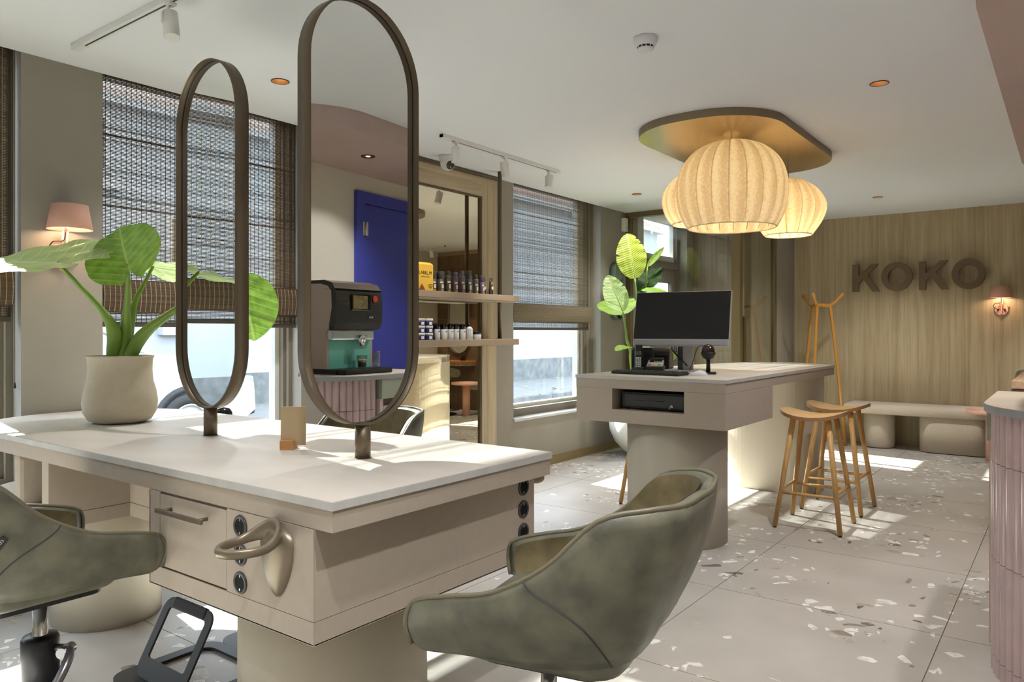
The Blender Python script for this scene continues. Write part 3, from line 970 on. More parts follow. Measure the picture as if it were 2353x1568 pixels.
def make_chair():
    t = thing('styling_chair', 'olive leather chair', 'chair')
    S = chair_shell()
    n = len(S) - 1
    NV = 10
    th = .034
    sh = MB()
    # closed cross-section: outer top->bottom, inner bottom->top
    ring = 2 * (NV + 1)
    vs_ = []
    for i in range(n + 1):
        for j in range(NV + 1): vs_.append(shell_pt(S[i], j / NV, 0))
        for j in range(NV, -1, -1): vs_.append(shell_pt(S[i], j / NV, -th if 0 < j < NV else -th * .8))
    fs_ = []
    for i in range(n):
        for k in range(ring):
            k2 = (k + 1) % ring
            fs_.append((i * ring + k, (i + 1) * ring + k, (i + 1) * ring + k2, i * ring + k2))
    fs_ += [tuple(range(ring)), tuple(range(n * ring, (n + 1) * ring))[::-1]]
    sh.add(vs_, fs_, True)
    shell = sh.build('shell', M_LEA, t)
    # inner lining, a slightly different hide
    li = MB()
    def P(i, j): return shell_pt(S[i], .02 + .96 * j / NV, -th - .0035)
    li.grid(P, n, NV)
    li.build('lining', M_LEAI, shell)
    # piping round the rim
    top = [shell_pt(S[i], 0, -.004) + Vector((0, 0, .002)) for i in range(n + 1)]
    endr = [shell_pt(S[n], j / 6, .0) + Vector((.002, 0, 0)) for j in range(1, 7)]
    endl = [shell_pt(S[0], j / 6, .0) + Vector((.002, 0, 0)) for j in range(6, 0, -1)]
    MB().tube(endl + top + endr, .0055, 6).build('piping', M_PIPE, shell)
    for s in (1, -1):
        def rib(fi):
            fi = clampi(fi, 0, n - .001); k0 = int(fi); w_ = fi - k0
            return (S[k0][0].lerp(S[k0 + 1][0], w_), S[k0][1].lerp(S[k0 + 1][1], w_))
        MB().tube([shell_pt(rib(n / 2 + s * (n / 2 * .60 - 7.5 * (j / 16) ** 1.3)), j / 16, .0006) for j in range(17)], .0017, 5).build('seam', M_SEAM, shell)
    # seat cushion and pan
    seat = MB()
    poly = rrect(-.155, .25, -.21, .21, .08, 6)
    prof = [(.74, .505), (.84, .512), (.92, .53), (.955, .56), (.94, .582), (.88, .592), (.5, .597)]
    m_ = len(poly)
    vs_ = []
    for s, z in prof:
        for x, y in poly: vs_.append((.03 + (x - .03) * s, y * s, z))
    fs_ = []
    for i in range(len(prof) - 1):
        for k in range(m_):
            k2 = (k + 1) % m_
            fs_.append((i * m_ + k, i * m_ + k2, (i + 1) * m_ + k2, (i + 1) * m_ + k))
    fs_ += [tuple(range(m_))[::-1], tuple(range((len(prof) - 1) * m_, len(prof) * m_))]
    seat.add(vs_, fs_, True)
    seat.build('seat', M_LEA, t)
    MB().prism(rrect(-.08, .20, -.12, .12, .04), .482, .506).build('seat_pan', M_BLACK, t)
    TB = Matrix.Translation((.08, 0, 0))
    MB().lathe([(.019, .15), (.019, .485)], 20, TB).build('piston', M_CHROME, t)
    MB().lathe([(.045, .02), (.045, .25), (.0465, .252), (.0465, .36), (.042, .369), (.020, .372)], 32, TB).build('pump', mat('black_steel', (42, 42, 46), .35, metal=.5), t)
    MB().lathe([(.285, 0), (.285, .006), (.27, .014), (.08, .022)], 48, TB).build('base_plate', mat('dark_base', (48, 48, 52), .35, metal=.6), t)
    lv = MB()
    lv.tube(catmull([(.04, 0, .335), (.085, -.01, .335), (.10, -.05, .31), (.085, -.11, .24), (.05, -.17, .15), (.0, -.22, .09)], 5), [.010] * 5 + [.012] * 21, 10)
    lv.cyl((.075, -.03, .33), (.075, .018, .33), .015)
    l_ = lv.build('pump_lever', mat('satin_steel', (120, 120, 124), .28, metal=.8), t)
    l_.location = (.08, 0, 0)
    return t

CH = make_chair()
CH.location = (-.87, 1.42, 0); CH.rotation_euler = (0, 0, math.radians(192))
tag(CH, 'olive leather styling chair with open lower back facing the socket end of table', 'chair', 'olive leather styling chairs')
CHP = CH.children[:]
c2 = copy_tree(CH, None, (-2.26, .78, 0), math.radians(90), 'olive leather styling chair with black tag, pulled up to the drawer side of table', 'olive leather styling chairs')
c3 = copy_tree(CH, None, (-2.35, 2.02, 0), math.radians(-90), 'dark leather styling chair behind the styling table, only its back showing', 'olive leather styling chairs')
c4 = copy_tree(CH, None, (-.15, 7.95, 0), math.radians(100), 'olive leather styling chair at the brown tiled wall', 'olive leather styling chairs')
for c, a in ((CH, 150), (c2, 37), (c3, 200), (c4, 200)):
    for ch in c.children:
        if ch.name.startswith('pump_lever'): ch.rotation_euler = (0, 0, math.radians(a) - c.rotation_euler.z)
# brand tag on the seam of the second chair
sh2 = [c for c in c2.children if c.name.startswith('shell')][0]
S = chair_shell(); n_ = len(S) - 1
ii = n_ // 2 - int((n_ // 2) * .56) + 3
pA = shell_pt(S[ii], .36, .0015); pB = shell_pt(S[ii + 2], .62, .0015)
ax = (pB - pA).normalized()
nrm = Vector((pA.x, pA.y, 0)).normalized()
nrm = (nrm - ax * nrm.dot(ax)).normalized()
ay = nrm.cross(ax)
c_ = (pA + pB) / 2 + ay * .008 + nrm * .002
MT = Matrix(((ax.x, ay.x, nrm.x, c_.x), (ax.y, ay.y, nrm.y, c_.y), (ax.z, ay.z, nrm.z, c_.z), (0, 0, 0, 1)))
tg = MB().box(-.032, .032, -.008, .008, -.001, .0015, MT).build('brand_tag', M_BLACKG, sh2)

text_part('comfortel', .013, mat('tag_print', (200, 200, 200), .6), sh2, MT @ Matrix.Translation((0, 0, .0018)), .0002, 'tag_lettering')

# ------------------------------------------------------------------ foot rests
def footrest(loc, rz, label):
    t = thing('foot_rest', label, 'foot rest', loc, rz, 'black steel foot rests')
    M_F = mat('black_flat_steel', (56, 55, 54), .5, metal=.1)
    W = .30
    # leaning frame: hinged at y=0, leaning to +y
    tilt = Matrix.Translation((0, 0, .014)) @ Matrix.Rotation(math.radians(62), 4, 'X')
    MB().ring(rrect(0, W, 0, .27, .045), rrect(.035, W - .035, .065, .235, .012), -.004, .004, tilt).build('leaning_frame', M_F, t)
    g = MB().bbox(.05, W - .05, .238, .274, -.008, .008, .006, tilt).build('rubber_grip', mat('ribbed_rubber', (40, 40, 42), .7, bump=.5, bscale=300), t)
    # floor frame in two loops
    MB().ring(rrect(-.06, W + .06, -.07, .33, .07), rrect(-.015, W + .015, .03, .285, .05), .006, .014).build('floor_loop', M_F, t)
    MB().ring(rrect(-.04, W + .04, .3305, .62, .07), rrect(0, W, .375, .575, .05), .006, .014).build('floor_loop', M_F, t)
    for x, y in ((-.03, -.03), (W + .03, -.03), (0, .58), (W, .58)):
        MB().lathe([(.015, 0), (.015, .0062)], 12, Matrix.Translation((x, y, 0))).build('rubber_foot', M_BLACK, t)
    return t
footrest((-2.60, 1.285, 0), math.radians(0), 'black steel foot rest standing on the floor between the table drums')
footrest((.0, 8.08, 0), math.radians(0), 'black steel foot rest standing by the brown tiled wall')
# ------------------------------------------------------------------ reception desk
DX, DY_ = -1.88, 4.9
DZ = .95
dk = thing('reception_desk', 'tall taupe reception desk with rounded far end on two plaster columns', 'desk', (DX, DY_, 0))
deskpts = [(-1.425, 3.735), (-1.425, 5.94), (-1.50, 6.03), (-1.60, 6.115), (-1.72, 6.20), (-1.83, 6.232), (-1.95, 6.22), (-2.08, 6.14), (-2.18, 5.97), (-2.25, 5.72), (-2.30, 5.4), (-2.333, 5.0), (-2.333, 3.735)]
dl = [(x - DX, y - DY_) for x, y in deskpts]
edge_slab(dl, .931, DZ, 'desk_top', dk)
dli = [(x * .993, y * .9985) for x, y in dl]
MB().prism(dli, .879, .9305).build('apron', M_TAUPE, dk)
def dbox(mb, x0, x1, y0, y1, z0, z1): return mb.box(x0 - DX, x1 - DX, y0 - DY_, y1 - DY_, z0, z1)
cx0, cx1, cz0 = -2.092, -1.656, .76
yb0, yb1 = 3.7385, 4.498
m_ = MB()
dbox(m_, -2.330, cx0, yb0, yb1, .687, .878); dbox(m_, cx1, -1.4285, yb0, yb1, .687, .878)
dbox(m_, cx0, cx1, yb0, yb1, .687, cz0)
m_.build('drawer_box', M_TAUPE, dk)
dbox(MB(), cx0 + .0005, cx1 - .0005, 4.33, 4.345, cz0, .8785).build('cavity_back', M_TAUPED, dk)
MB().lathe([(.287, .001), (.287, .687)], 64, Matrix.Translation((-1.85 - DX, 4.075 - DY_, 0))).build('column', M_PLAST, dk)
MB().prism([(x - DX, y - DY_) for x, y in rrect(-2.21, -1.50, 5.66, 6.12, .2, 10)], .001, .879, smooth=False).build('column', M_PLAST, dk)

# cash drawer
M_CASH = mat('cash_drawer_black', (30, 30, 32), .4, bump=.1, bscale=500)
cd = thing('cash_drawer', 'black metal cash drawer with key in the slot of the reception desk', 'cash drawer', (-1.865, 4.0, cz0))
MB().bbox(-.198, .198, -.20, .18, .006, .098, .004).build('case', M_CASH, cd)
f = MB().bbox(-.180, .186, -.2085, -.199, .014, .090, .006).build('front', M_CASH, cd)
MB().bbox(-.125, .07, -.2095, -.208, .052, .057, .002).build('slot', M_BLACKG, f)
MB().cyl((.115, -.207, .030), (.115, -.216, .030), .008).build('lock', M_STEEL, f)
MB().tube([(.115, -.218, .030), (.112, -.222, .026), (.104, -.222, .018), (.102, -.22, .014)], .0025, 6).build('key', M_STEEL, f)
for x in (-.17, .17):
    for y in (-.17, .15):
        MB().cyl((x, y, 0), (x, y, .0065), .012).build('foot', M_BLACK, cd)

# monitor: panel turned to the back of the room, tilted
M_SILV = mat('silver_plastic', (172, 172, 174), .35, metal=.4)
def monitor():
    t = thing('computer_monitor', 'silver bezel computer monitor with blank black screen on the reception desk', 'monitor', (-1.975, 4.47, DZ), math.radians(8))
    Mt = Matrix.Translation((-.01, -.05, .335)) @ Matrix.Rotation(math.radians(-13), 4, 'X')
    W, Hh = .615, .355
    body = MB().bbox(-W / 2, W / 2, 0, .03, -Hh / 2, Hh / 2, .004, Mt).build('case', M_SILV, t)
    MB().bbox(-W / 2 + .004, W / 2 - .004, -.002, .001, -Hh / 2 + .045, Hh / 2 - .004, .001, Mt).build('screen', mat('blank_screen', (24, 24, 26), .35, spec=.35), t)
    MB().bbox(-W / 2 + .012, W / 2 - .012, -.004, .0, -Hh / 2 + .006, -Hh / 2 + .036, .003, Mt).build('speaker_bar', mat('speaker_cloth', (150, 148, 152), .6), t)
    MB().bbox(-.02, .045, .03, .045, .0, .42, .003).build('stand_column', M_SILV, t)
    MB().bbox(-.055, -.022, .028, .042, .0, .3, .003).build('stand_sleeve', mat('dark_sleeve', (70, 72, 76), .4), t)
    MB().bbox(-.13, .13, -.06, .14, .0, .008, .003).build('stand_base', M_SILV, t)
    return t
monitor()
# keyboard
kb = thing('keyboard', 'black full size keyboard lying in front of the monitor', 'keyboard', (-1.985, 3.995, DZ), math.radians(-4))
MB().bbox(-.222, .222, -.072, .072, .0, .016, .006).build('case', M_BLACK, kb)
M_KEY = mat('key_caps', (54, 58, 52), .5)
kme = MB().add([(-.0085, -.0075, 0), (.0085, -.0075, 0), (.0085, .0075, 0), (-.0085, .0075, 0), (-.0068, -.006, .006), (.0068, -.006, .006), (.0068, .006, .006), (-.0068, .006, .006)],
               [(0, 3, 2, 1), (4, 5, 6, 7), (0, 1, 5, 4), (1, 2, 6, 5), (2, 3, 7, 6), (3, 0, 4, 7)]).mesh('key', M_KEY)
for r in range(6):
    for c in range(22):
        if r == 0 and c in (1, 6, 11): continue
        if c in (15, 18 + 1): continue
        if r == 5 and 4 <= c <= 8: continue
        if 16 <= c <= 18 and r in (3,): continue
        o = bpy.data.objects.new('key', kme); o.location = (-.208 + c * .0198, .058 - r * .0215 - (.004 if r else 0), .015); o.parent = kb
        COL.objects.link(o)
sb = bpy.data.objects.new('space_bar', kme); sb.location = (-.09, -.0535, .015); sb.scale = (5.5, 1, 1); sb.parent = kb; COL.objects.link(sb)
# mouse
def Pm(i, j):
    a = 2 * PI * i / 20; s = j / 8
    return (.031 * math.cos(a) * math.sin(s * PI / 2 + .001), .056 * math.sin(a) * math.sin(s * PI / 2 + .001), .030 * math.cos(s * PI / 2) * (1 + .15 * math.sin(a)))
ms = thing('computer_mouse', 'pale grey computer mouse beside the keyboard', 'mouse', (-1.70, 4.03, DZ), math.radians(-60))
MB().grid(Pm, 20, 8, True).build('shell', mat('pale_mouse', (206, 202, 204), .4), ms)
MB().bbox(-.0025, .0025, .02, .035, .020, .0285, .001).build('wheel', M_BLACK, ms)
# scanner on stand
sc_ = thing('barcode_scanner', 'black orb barcode scanner on a short stand beside the mouse', 'scanner', (-1.725, 4.24, DZ), math.radians(20))
MB().bbox(-.045, .045, -.04, .04, 0, .012, .004).build('base', M_BLACK, sc_)
MB().lathe([(.013, .012), (.010, .10)], 16).build('stem', M_BLACK, sc_)
MB().lathe([(.012, .085), (.032, .095), (.042, .118), (.0445, .128), (.04, .13)], 24).build('cup', M_BLACK, sc_)
MB().sphere((0, 0, .138), .039, 12).build('orb', mat('smoked_orb', (48, 32, 26), .12), sc_)
MB().tube(catmull([(0, .03, .15), (-.06, .1, .16), (-.10, .14, .06), (-.12, .15, .005)], 6), .0025, 6).build('cable', M_BLACK, sc_)
# card terminal
ct = thing('card_terminal', 'grey and black card payment terminal with coloured keys', 'payment terminal', (-2.125, 4.36, DZ), math.radians(20))
MB().bbox(-.055, .055, -.09, .08, 0, .035, .008).build('base', M_BLACK, ct)
Mk = Matrix.Translation((0, -.01, .042)) @ Matrix.Rotation(math.radians(14), 4, 'X')
MB().bbox(-.05, .05, -.075, .07, -.012, .012, .006, Mk).build('face', mat('terminal_grey', (150, 150, 152), .45), ct)
for k, (nm, c) in enumerate((('red_key', (200, 60, 50)), ('yellow_key', (220, 190, 70)), ('green_key', (60, 160, 90)))):
    MB().bbox(-.042 + k * .03, -.02 + k * .03, -.06, -.048, .010, .017, .002, Mk).build(nm, mat(nm, c, .4), ct)
MB().bbox(-.04, .04, .01, .058, .01, .0135, .002, Mk).build('display', M_BLACKG, ct)
MB().bbox(-.048, .048, .045, .085, .035, .082, .012).build('paper_hood', M_BLACK, ct)
# phone
ph = thing('cordless_phone', 'black cordless phone with white keypad standing in its cradle', 'phone', (-2.215, 4.30, DZ), math.radians(24))
MB().bbox(-.035, .035, -.03, .05, 0, .025, .008).build('cradle', M_BLACK, ph)
Mp = Matrix.Translation((0, 0, .01)) @ Matrix.Rotation(math.radians(-14), 4, 'X')
hsr = MB().bbox(-.0235, .0235, -.01, .012, .0, .16, .008, Mp).build('handset', M_BLACKG, ph)
MB().bbox(-.0165, .0165, -.0115, -.009, .092, .118, .001, Mp).build('display', mat('phone_display', (66, 70, 72), .3), hsr)
for r in range(5):
    for c in range(3):
        MB().box(-.0165 + c * .0115, -.0075 + c * .0115, -.0125, -.0095, .014 + r * .0135, .023 + r * .0135, Mp).build('keypad_button', mat('phone_button', (196, 194, 188), .5), hsr)
# boxes behind
bx_ = thing('till_speaker', 'black box speaker with curved side behind the cordless phone', 'speaker', (-2.275, 4.48, DZ), math.radians(22))
MB().prism([(-.068, -.07), (.072, -.07), (.072, .07), (-.06, .07), (-.075, 0)], 0, .135).build('case', M_BLACK, bx_)
MB().bbox(-.06, .06, -.074, -.07, .01, .108, .001).build('grille', mat('speaker_grille', (34, 34, 36), .8), bx_)
MB().bbox(-.06, .066, -.06, .06, .135, .147, .005).build('lid', M_BLACK, bx_)
rp = thing('receipt_printer', 'black receipt printer with domed lid behind the payment terminal', 'printer', (-2.23, 4.66, DZ), math.radians(15))
MB().bbox(-.07, .07, -.09, .09, 0, .10, .01).build('case', M_BLACK, rp)
MB().lathe([(.052, -.07), (.055, -.065), (.055, .065), (.052, .07)], 24, Matrix.Translation((0, -.01, .10)) @ Matrix.Rotation(PI / 2, 4, 'Y')).build('lid', mat('charcoal_lid', (62, 62, 62), .35), rp)
# cables behind the monitor
cb = thing('monitor_cables', 'loose black cables hanging behind the monitor stand', 'cables', (-2.02, 4.48, DZ))
for k in range(4):
    a = k * .012
    MB().tube(catmull([(-.05 + a, -.02, .20), (-.04 + a, -.01, .13 - a), (.02, .0 + a, .07 - a * .5), (.04 + a, .03, .02), (-.03, .06 + a, .006), (-.10, .05 + a, .005)], 6), .003, 6).build('cable', M_BLACK, cb)

# ------------------------------------------------------------------ bar stools
M_ASH = wood('oiled_oak', (186, 142, 86), (212, 172, 114), 'z', 4.0, .4)
M_ASHS = wood('oak_seat', (206, 170, 116), (226, 194, 144), 'x', 2.5, .4)
M_PLY = mat('ply_edge', (176, 130, 92), .5, noise=.15, nscale=90, stretch=(1, 1, 8))
def stool():
    t = thing('bar_stool', 'oak stool', 'stool')
    SZ = .70
    NA, NR = 40, 6
    def top(i, j, dz=0):
        a = 2 * PI * i / NA; s = j / NR
        x = .195 * math.copysign(abs(math.cos(a)) ** .62, math.cos(a)) * s
        y = .165 * math.copysign(abs(math.sin(a)) ** .75, math.sin(a)) * s
        # saddle: sides lifted, front and back falling
        z = SZ - .012 + .9 * (abs(x) ** 2.0) - .006 * (y / .165) ** 2
        return (x, y, z + dz)
    s_ = MB()
    s_.grid(lambda i, j: top(i, j), NA, NR, True)
    s_.grid(lambda i, j: top(i, j, -.022), NA, NR, True)
    seat = s_.build('seat', M_ASHS, t)
    e_ = MB()
    e_.grid(lambda i, j: Vector(top(i, NR, -.022 * j)) * 1.0, NA, 1, True)
    e_.build('seat_edge', M_PLY, seat)
    foot = .188; hip = .10; fy = .19; hy = .10
    legs = {}
    for sx in (-1, 1):
        for sy in (-1, 1):
            p0 = Vector((sx * foot, sy * fy, .008)); p1 = Vector((sx * hip, sy * hy, SZ - .022))
            legs[(sx, sy)] = (p0, p1)
            lg = MB().cyl(p0, p1, .0145, .0175, 16).build('leg', M_ASH, t)
            MB().cyl(p0 + Vector((0, 0, -.008)), p0 + Vector((0, 0, .001)), .010, n=10).build('glide', M_BLACK, lg)
    def at(k, z):
        p0, p1 = legs[k]; return p0 + (p1 - p0) * ((z - p0.z) / (p1.z - p0.z))
    for sy in (-1, 1): MB().cyl(at((-1, sy), .215), at((1, sy), .215), .010, n=12).build('stretcher', M_ASH, t)
    for sx in (-1, 1): MB().cyl(at((sx, -1), .16 + .075), at((sx, 1), .16 + .075), .010, n=12).build('stretcher', M_ASH, t)
    return t
st = stool()
st.location = (-1.275, 4.83, 0); st.rotation_euler = (0, 0, math.radians(1))
tag(st, 'oak bar stool with saddle seat, first of the pair beside the reception desk', 'stool', 'oak bar stools')
copy_tree(st, None, (-1.275, 5.41, 0), math.radians(-1), 'oak bar stool with saddle seat, the one of the pair closer to the coat rack', 'oak bar stools')
copy_tree(st, None, (-2.34, 4.82, 0), math.radians(3), 'oak bar stool on the window side of the reception desk', 'oak bar stools')
# ------------------------------------------------------------------ woven wood roman blinds
M_SLAT = mat('woven_bamboo_slats', (96, 78, 56), .6, noise=1, nscale=5, rgb2=(58, 46, 34), stretch=(1, .12, 28), coords='World')
M_SLATG = mat('woven_grey_slats', (128, 118, 96), .6, noise=1, nscale=5, rgb2=(84, 78, 66), stretch=(1, .12, 28), coords='World')
M_YARN = mat('blind_yarn', (150, 132, 104), .8)
M_YARND = mat('blind_yarn_dark', (62, 54, 42), .8)
M_BAR = mat('blind_hem_bar', (70, 62, 52), .6)
def blind(label, y0, y1, z1, zbar, sm, ym, pitch=.0072, fold=.175, ydens=.0255, zf=None):
    xb = XW - .052
    t = thing('woven_roman_blind', label, 'blind', (xb, (y0 + y1) / 2, zbar), 0, 'woven roman blinds')
    hw = (y1 - y0) / 2
    def panel(x, za, zb, bulge=0.0, dens=1.0, thick=.0052):
        m_ = MB()
        n = int((zb - za) / (pitch * dens))
        for k in range(n):
            z = za + (k + .5) * (zb - za) / n
            if random.random() < .05: hgt = pitch * .95
            else: hgt = thick * random.uniform(.78, 1.1)
            q = (z - za) / (zb - za)
            xx = x + bulge * math.sin(PI * q) + random.uniform(-.0006, .0006)
            m_.box(xx - .0008, xx + .0008, -hw, hw, z - hgt / 2 - zbar, z + hgt / 2 - zbar)
        return m_
    def yarn(x, za, zb, bulge=0.0):
        m_ = MB()
        n = max(4, int(2 * hw / ydens))
        segs = 6 if bulge else 1
        for k in range(n + 1):
            y = -hw + .006 + k * (2 * hw - .012) / n
            w = .0016
            for s in range(segs):
                qa, qb = s / segs, (s + 1) / segs
                xa, xb_ = x + bulge * math.sin(PI * qa), x + bulge * math.sin(PI * qb)
                a, b = za + (zb - za) * qa - zbar, za + (zb - za) * qb - zbar
                m_.add([(xa + .0013, y - w, a), (xa + .0013, y + w, a), (xb_ + .0013, y + w, b), (xb_ + .0013, y - w, b),
                        (xa + .0022, y - w, a), (xa + .0022, y + w, a), (xb_ + .0022, y + w, b), (xb_ + .0022, y - w, b)],
                       [(4, 5, 6, 7), (0, 3, 2, 1), (0, 1, 5, 4), (1, 2, 6, 5), (2, 3, 7, 6), (3, 0, 4, 7)])
        return m_
    panel(0, zbar + .02, z1).build('woven_panel', sm, t, kind='stuff')
    yarn(0, zbar + .02, z1).build('warp_yarns', ym, t, kind='stuff')
    zf0 = zbar + .065
    for k in range(3):
        panel(.012 + .014 * k, zf0 + .006 * k, zf0 + fold - .004 * k, .012, .8, .0058).build('folded_flap', sm, t, kind='stuff')
    yarn(.012 + .028, zf0 + .012, zf0 + fold - .008, .012).build('flap_yarns', M_YARN, t, kind='stuff')
    MB().bbox(-.006, .010, -hw, hw, 0, .026, .004).build('hem_bar', M_BAR, t)
    MB().box(-.012, .012, -hw, hw, z1 - zbar, z1 - zbar + .03).build('head_rail', M_BAR, t)
    for s in (-1, 1):
        MB().box(-.001, .0035, s * (hw - .004) - .006, s * (hw - .004) + .006, .02, z1 - zbar).build('edge_tape', M_YARND if sm is M_SLAT else ym, t)
    MB().tube([(.03, hw + .008, z1 - zbar), (.03, hw + .008, -.28)], .0012, 5).build('pull_cord', M_YARND, t)
    MB().lathe([(.002, -.30), (.006, -.298), (.003, -.275), (.0012, -.27)], 10, Matrix.Translation((.03, hw + .008, 0))).build('cord_toggle', M_BLACK, t)
    return t
blind('dark woven bamboo roman blind between the pink wall lamp and the rear corner', -.54, 1.335, 2.57, 1.245, M_SLAT, M_YARN)
blind('dark woven bamboo roman blind in the window behind the oval mirrors', 1.718, 2.88, 2.57, 1.225, M_SLAT, M_YARND)
blind('grey green woven roman blind in the window between product shelf and wall clock', 5.07, 6.36, 2.57, 1.215, M_SLATG, M_YARND, .0066, .17, .016)
# ------------------------------------------------------------------ oak framed wall mirror and product shelves
wm = thing('oak_framed_wall_mirror', 'floor length wall mirror in a wide pale oak frame behind the product shelves', 'mirror', (XW, 3.95, 0))
F0, F1 = 3.1 - 3.95, 4.79 - 3.95
MB().box(.0, .03, F1 - .185, F1, 0, 2.43).build('frame_stile', M_OAKV, wm)
MB().box(.0, .03, F0, F0 + .185, 0, 2.43).build('frame_stile', M_OAKV, wm)
MB().box(.0, .03, F0 + .185, F1 - .185, 2.28, 2.43).build('frame_rail', M_OAKH, wm)
MB().box(.006, .010, F0 + .185, F1 - .185, .0, 2.28).build('mirror_glass', mat('warm_mirror_silver', (226, 216, 194), .0, metal=1.0), wm)
MB().box(.010, .024, F1 - .20, F1 - .185, 0, 2.28).build('frame_bead', M_BRZD, wm)
MB().box(.010, .024, F0 + .185, F1 - .2, 2.266, 2.28).build('frame_bead', M_BRZD, wm)
MB().box(.0, .05, F0, F1, 2.43, 2.455).build('cornice', M_BRZD, wm)

su = thing('product_shelf_unit', 'two taupe floating shelves hung on slim bronze poles before the wall mirror', 'shelf', (-3.6, 4.1, 1.1))
M_SHELF = mat('taupe_lacquer', (150, 132, 112), .45)
for z in (0, .335):
    MB().bbox(-.145, .145, -.9, .60, z, z + .045, .003).build('shelf', M_SHELF, su)
    MB().box(-.12, .12, -.88, .57, z - .004, z + .0005).build('shelf_lining', mat('pale_shelf_lining', (190, 182, 164), .5), su)
for y in (.54, -.86):
    MB().lathe([(.0165, .0), (.0165, 1.36)], 16, Matrix.Translation((0, y, 0))).build('pole', M_BRZD, su)
    for z in (.045, .331):
        MB().lathe([(.03, 0), (.03, .003)], 20, Matrix.Translation((0, y, z))).build('pole_collar', M_STEEL, su)

M_GOLD = mat('gold_print', (190, 160, 84), .4, metal=.5)
M_CREAMP = mat('cream_print', (224, 206, 176), .6)
M_WHITEP = mat('white_print', (226, 226, 222), .6)
ZT, ZL = 1.1 + .335 + .045, 1.1 + .045
def bottle(kind, x, y, z, r, h, body, cap, label, group, capf=.36, name='spray_can'):
    t = thing(name, label, 'bottle' if kind == 'bottle' else 'can', (x, y, z), 0, group)
    if kind == 'tall':
        MB().lathe([(r * .96, 0), (r, .003), (r, h), (r * .98, h)], 20).build('body', body, t)
        MB().lathe([(r * 1.015, h * (1 - capf)), (r * 1.015, h + .001), (r * .97, h + .003)], 20).build('cap', cap, t)
    elif kind == 'neck':
        hb = h * .74
        MB().lathe([(r * .96, 0), (r, .003), (r, hb - .004), (r * .9, hb)], 20).build('body', body, t)
        MB().lathe([(r * .72, hb), (r * .72, h - .002), (r * .68, h)], 20).build('cap', cap, t)
        MB().lathe([(r * .93, hb - .001), (r * .93, hb + .002)], 20).build('collar', M_GOLD, t)
    elif kind == 'bottle':
        MB().lathe([(r * .97, 0), (r, .004), (r, h * .62), (r * .9, h * .70), (r * .5, h * .78), (r * .45, h * .80)], 20).build('body', body, t)
        MB().lathe([(r * .5, h * .80), (r * .5, h * .9), (r * .25, h * .91), (r * .25, h), (.001, h)], 16).build('cap', cap, t)
    elif kind == 'jar':
        MB().lathe([(r * .97, 0), (r, .004), (r, h * .66), (r * .97, h * .68)], 22).build('body', body, t)
        MB().lathe([(r * 1.01, h * .68), (r * 1.01, h * .985), (r * .98, h)], 22).build('lid', cap, t)
    # printed label wrapped on the front half (towards the room)
    def wrap(a0, a1, z0, z1, m, nm):
        nn = 6
        q = MB()
        q.grid(lambda i, j: ((r + .0006) * math.cos(a0 + (a1 - a0) * i / nn), (r + .0006) * math.sin(a0 + (a1 - a0) * i / nn), z0 + (z1 - z0) * j), nn, 1)
        q.build(nm, m, t)
    return t, wrap
M_CGREY = mat('charcoal_can', (70, 66, 62), .4)
M_CPURP = mat('mauve_can', (110, 94, 112), .4)
M_CSLATE = mat('slate_can', (78, 82, 80), .38)
front = [('tall', .023, .132, M_CGREY), ('tall', .0245, .138, M_CGREY), ('neck', .023, .152, M_CGREY), ('neck', .022, .147, M_CPURP), ('neck', .022, .160, M_CPURP), ('tall', .020, .163, M_CSLATE), ('neck', .020, .142, M_CSLATE), ('tall', .0175, .140, mat('purple_can', (98, 80, 104), .4))]
names = ['first dark grey hairspray can beside the yellow carton', 'wide dark grey hairspray can, second from the yellow carton', 'grey mousse can with narrow cap between grey and mauve cans', 'shorter mauve mousse can with narrow cap on upper shelf', 'taller mauve mousse can with narrow cap on upper shelf', 'slim slate can with long cap, tallest on the upper shelf', 'slate mousse can with narrow cap beside the purple can', 'slim purple can beside the black tubes on the upper shelf']
y = 3.782 - .0765
xf = -3.515
for k, (kd, r, h_, m_) in enumerate(front):
    y += .0765
    t, wrap = bottle(kd, xf, y, ZT, r, h_, m_, m_, names[k], 'hair cans in the front row of the upper shelf')
    hb = h_ * .6
    wrap(-.9, .0, h_ * .42, h_ * .5, M_CREAMP, 'label_name')
    wrap(-.5, .25, h_ * .16, h_ * .36, M_CREAMP, 'label_emblem')
    wrap(-.7, .1, h_ * .03, h_ * .11, M_GOLD, 'label_foot')
    wrap(-1.0, -.93, h_ * .38, h_ * .6, M_GOLD, 'label_line')
YTUBE = y + .055
y = 3.80
for k, (h_, m_) in enumerate(((.140, M_CGREY), (.142, M_CGREY), (.150, M_CPURP), (.155, M_CPURP), (.155, M_CSLATE), (.158, M_CSLATE), (.138, M_CPURP))):
    bottle('neck', -3.60, y + .022, ZT, .021, h_, m_, m_, 'grey or mauve hair can standing in the back row of the upper shelf', 'hair cans in the back row of the upper shelf')
    y += .0765
# squeeze tubes
for k in range(2):
    t = thing('squeeze_tube', 'black squeeze tube with gold print standing on its cap' if k else 'slim black squeeze tube behind the purple can', 'tube', (-3.52 - .035 * (1 - k), YTUBE + .01 + .045 * k, ZT))
    MB().lathe([(.017, 0), (.017, .022)], 16).build('cap', M_BLACK, t)
    def Pt(i, j):
        a = 2 * PI * i / 16; s = j / 4
        return (.019 * math.cos(a) * (1 - s) + .0 , (.018 + .005 * s) * math.sin(a), .022 + .105 * s)
    MB().grid(Pt, 16, 4, True).build('tube_body', mat('black_tube', (52, 52, 48), .4), t)
    MB().bbox(.012, .0175, -.010, .010, .04, .062, .002).build('label_emblem', M_CREAMP, t)
    MB().bbox(.009, .0135, -.012, .012, .075, .10, .001).build('label_mark', M_GOLD, t)
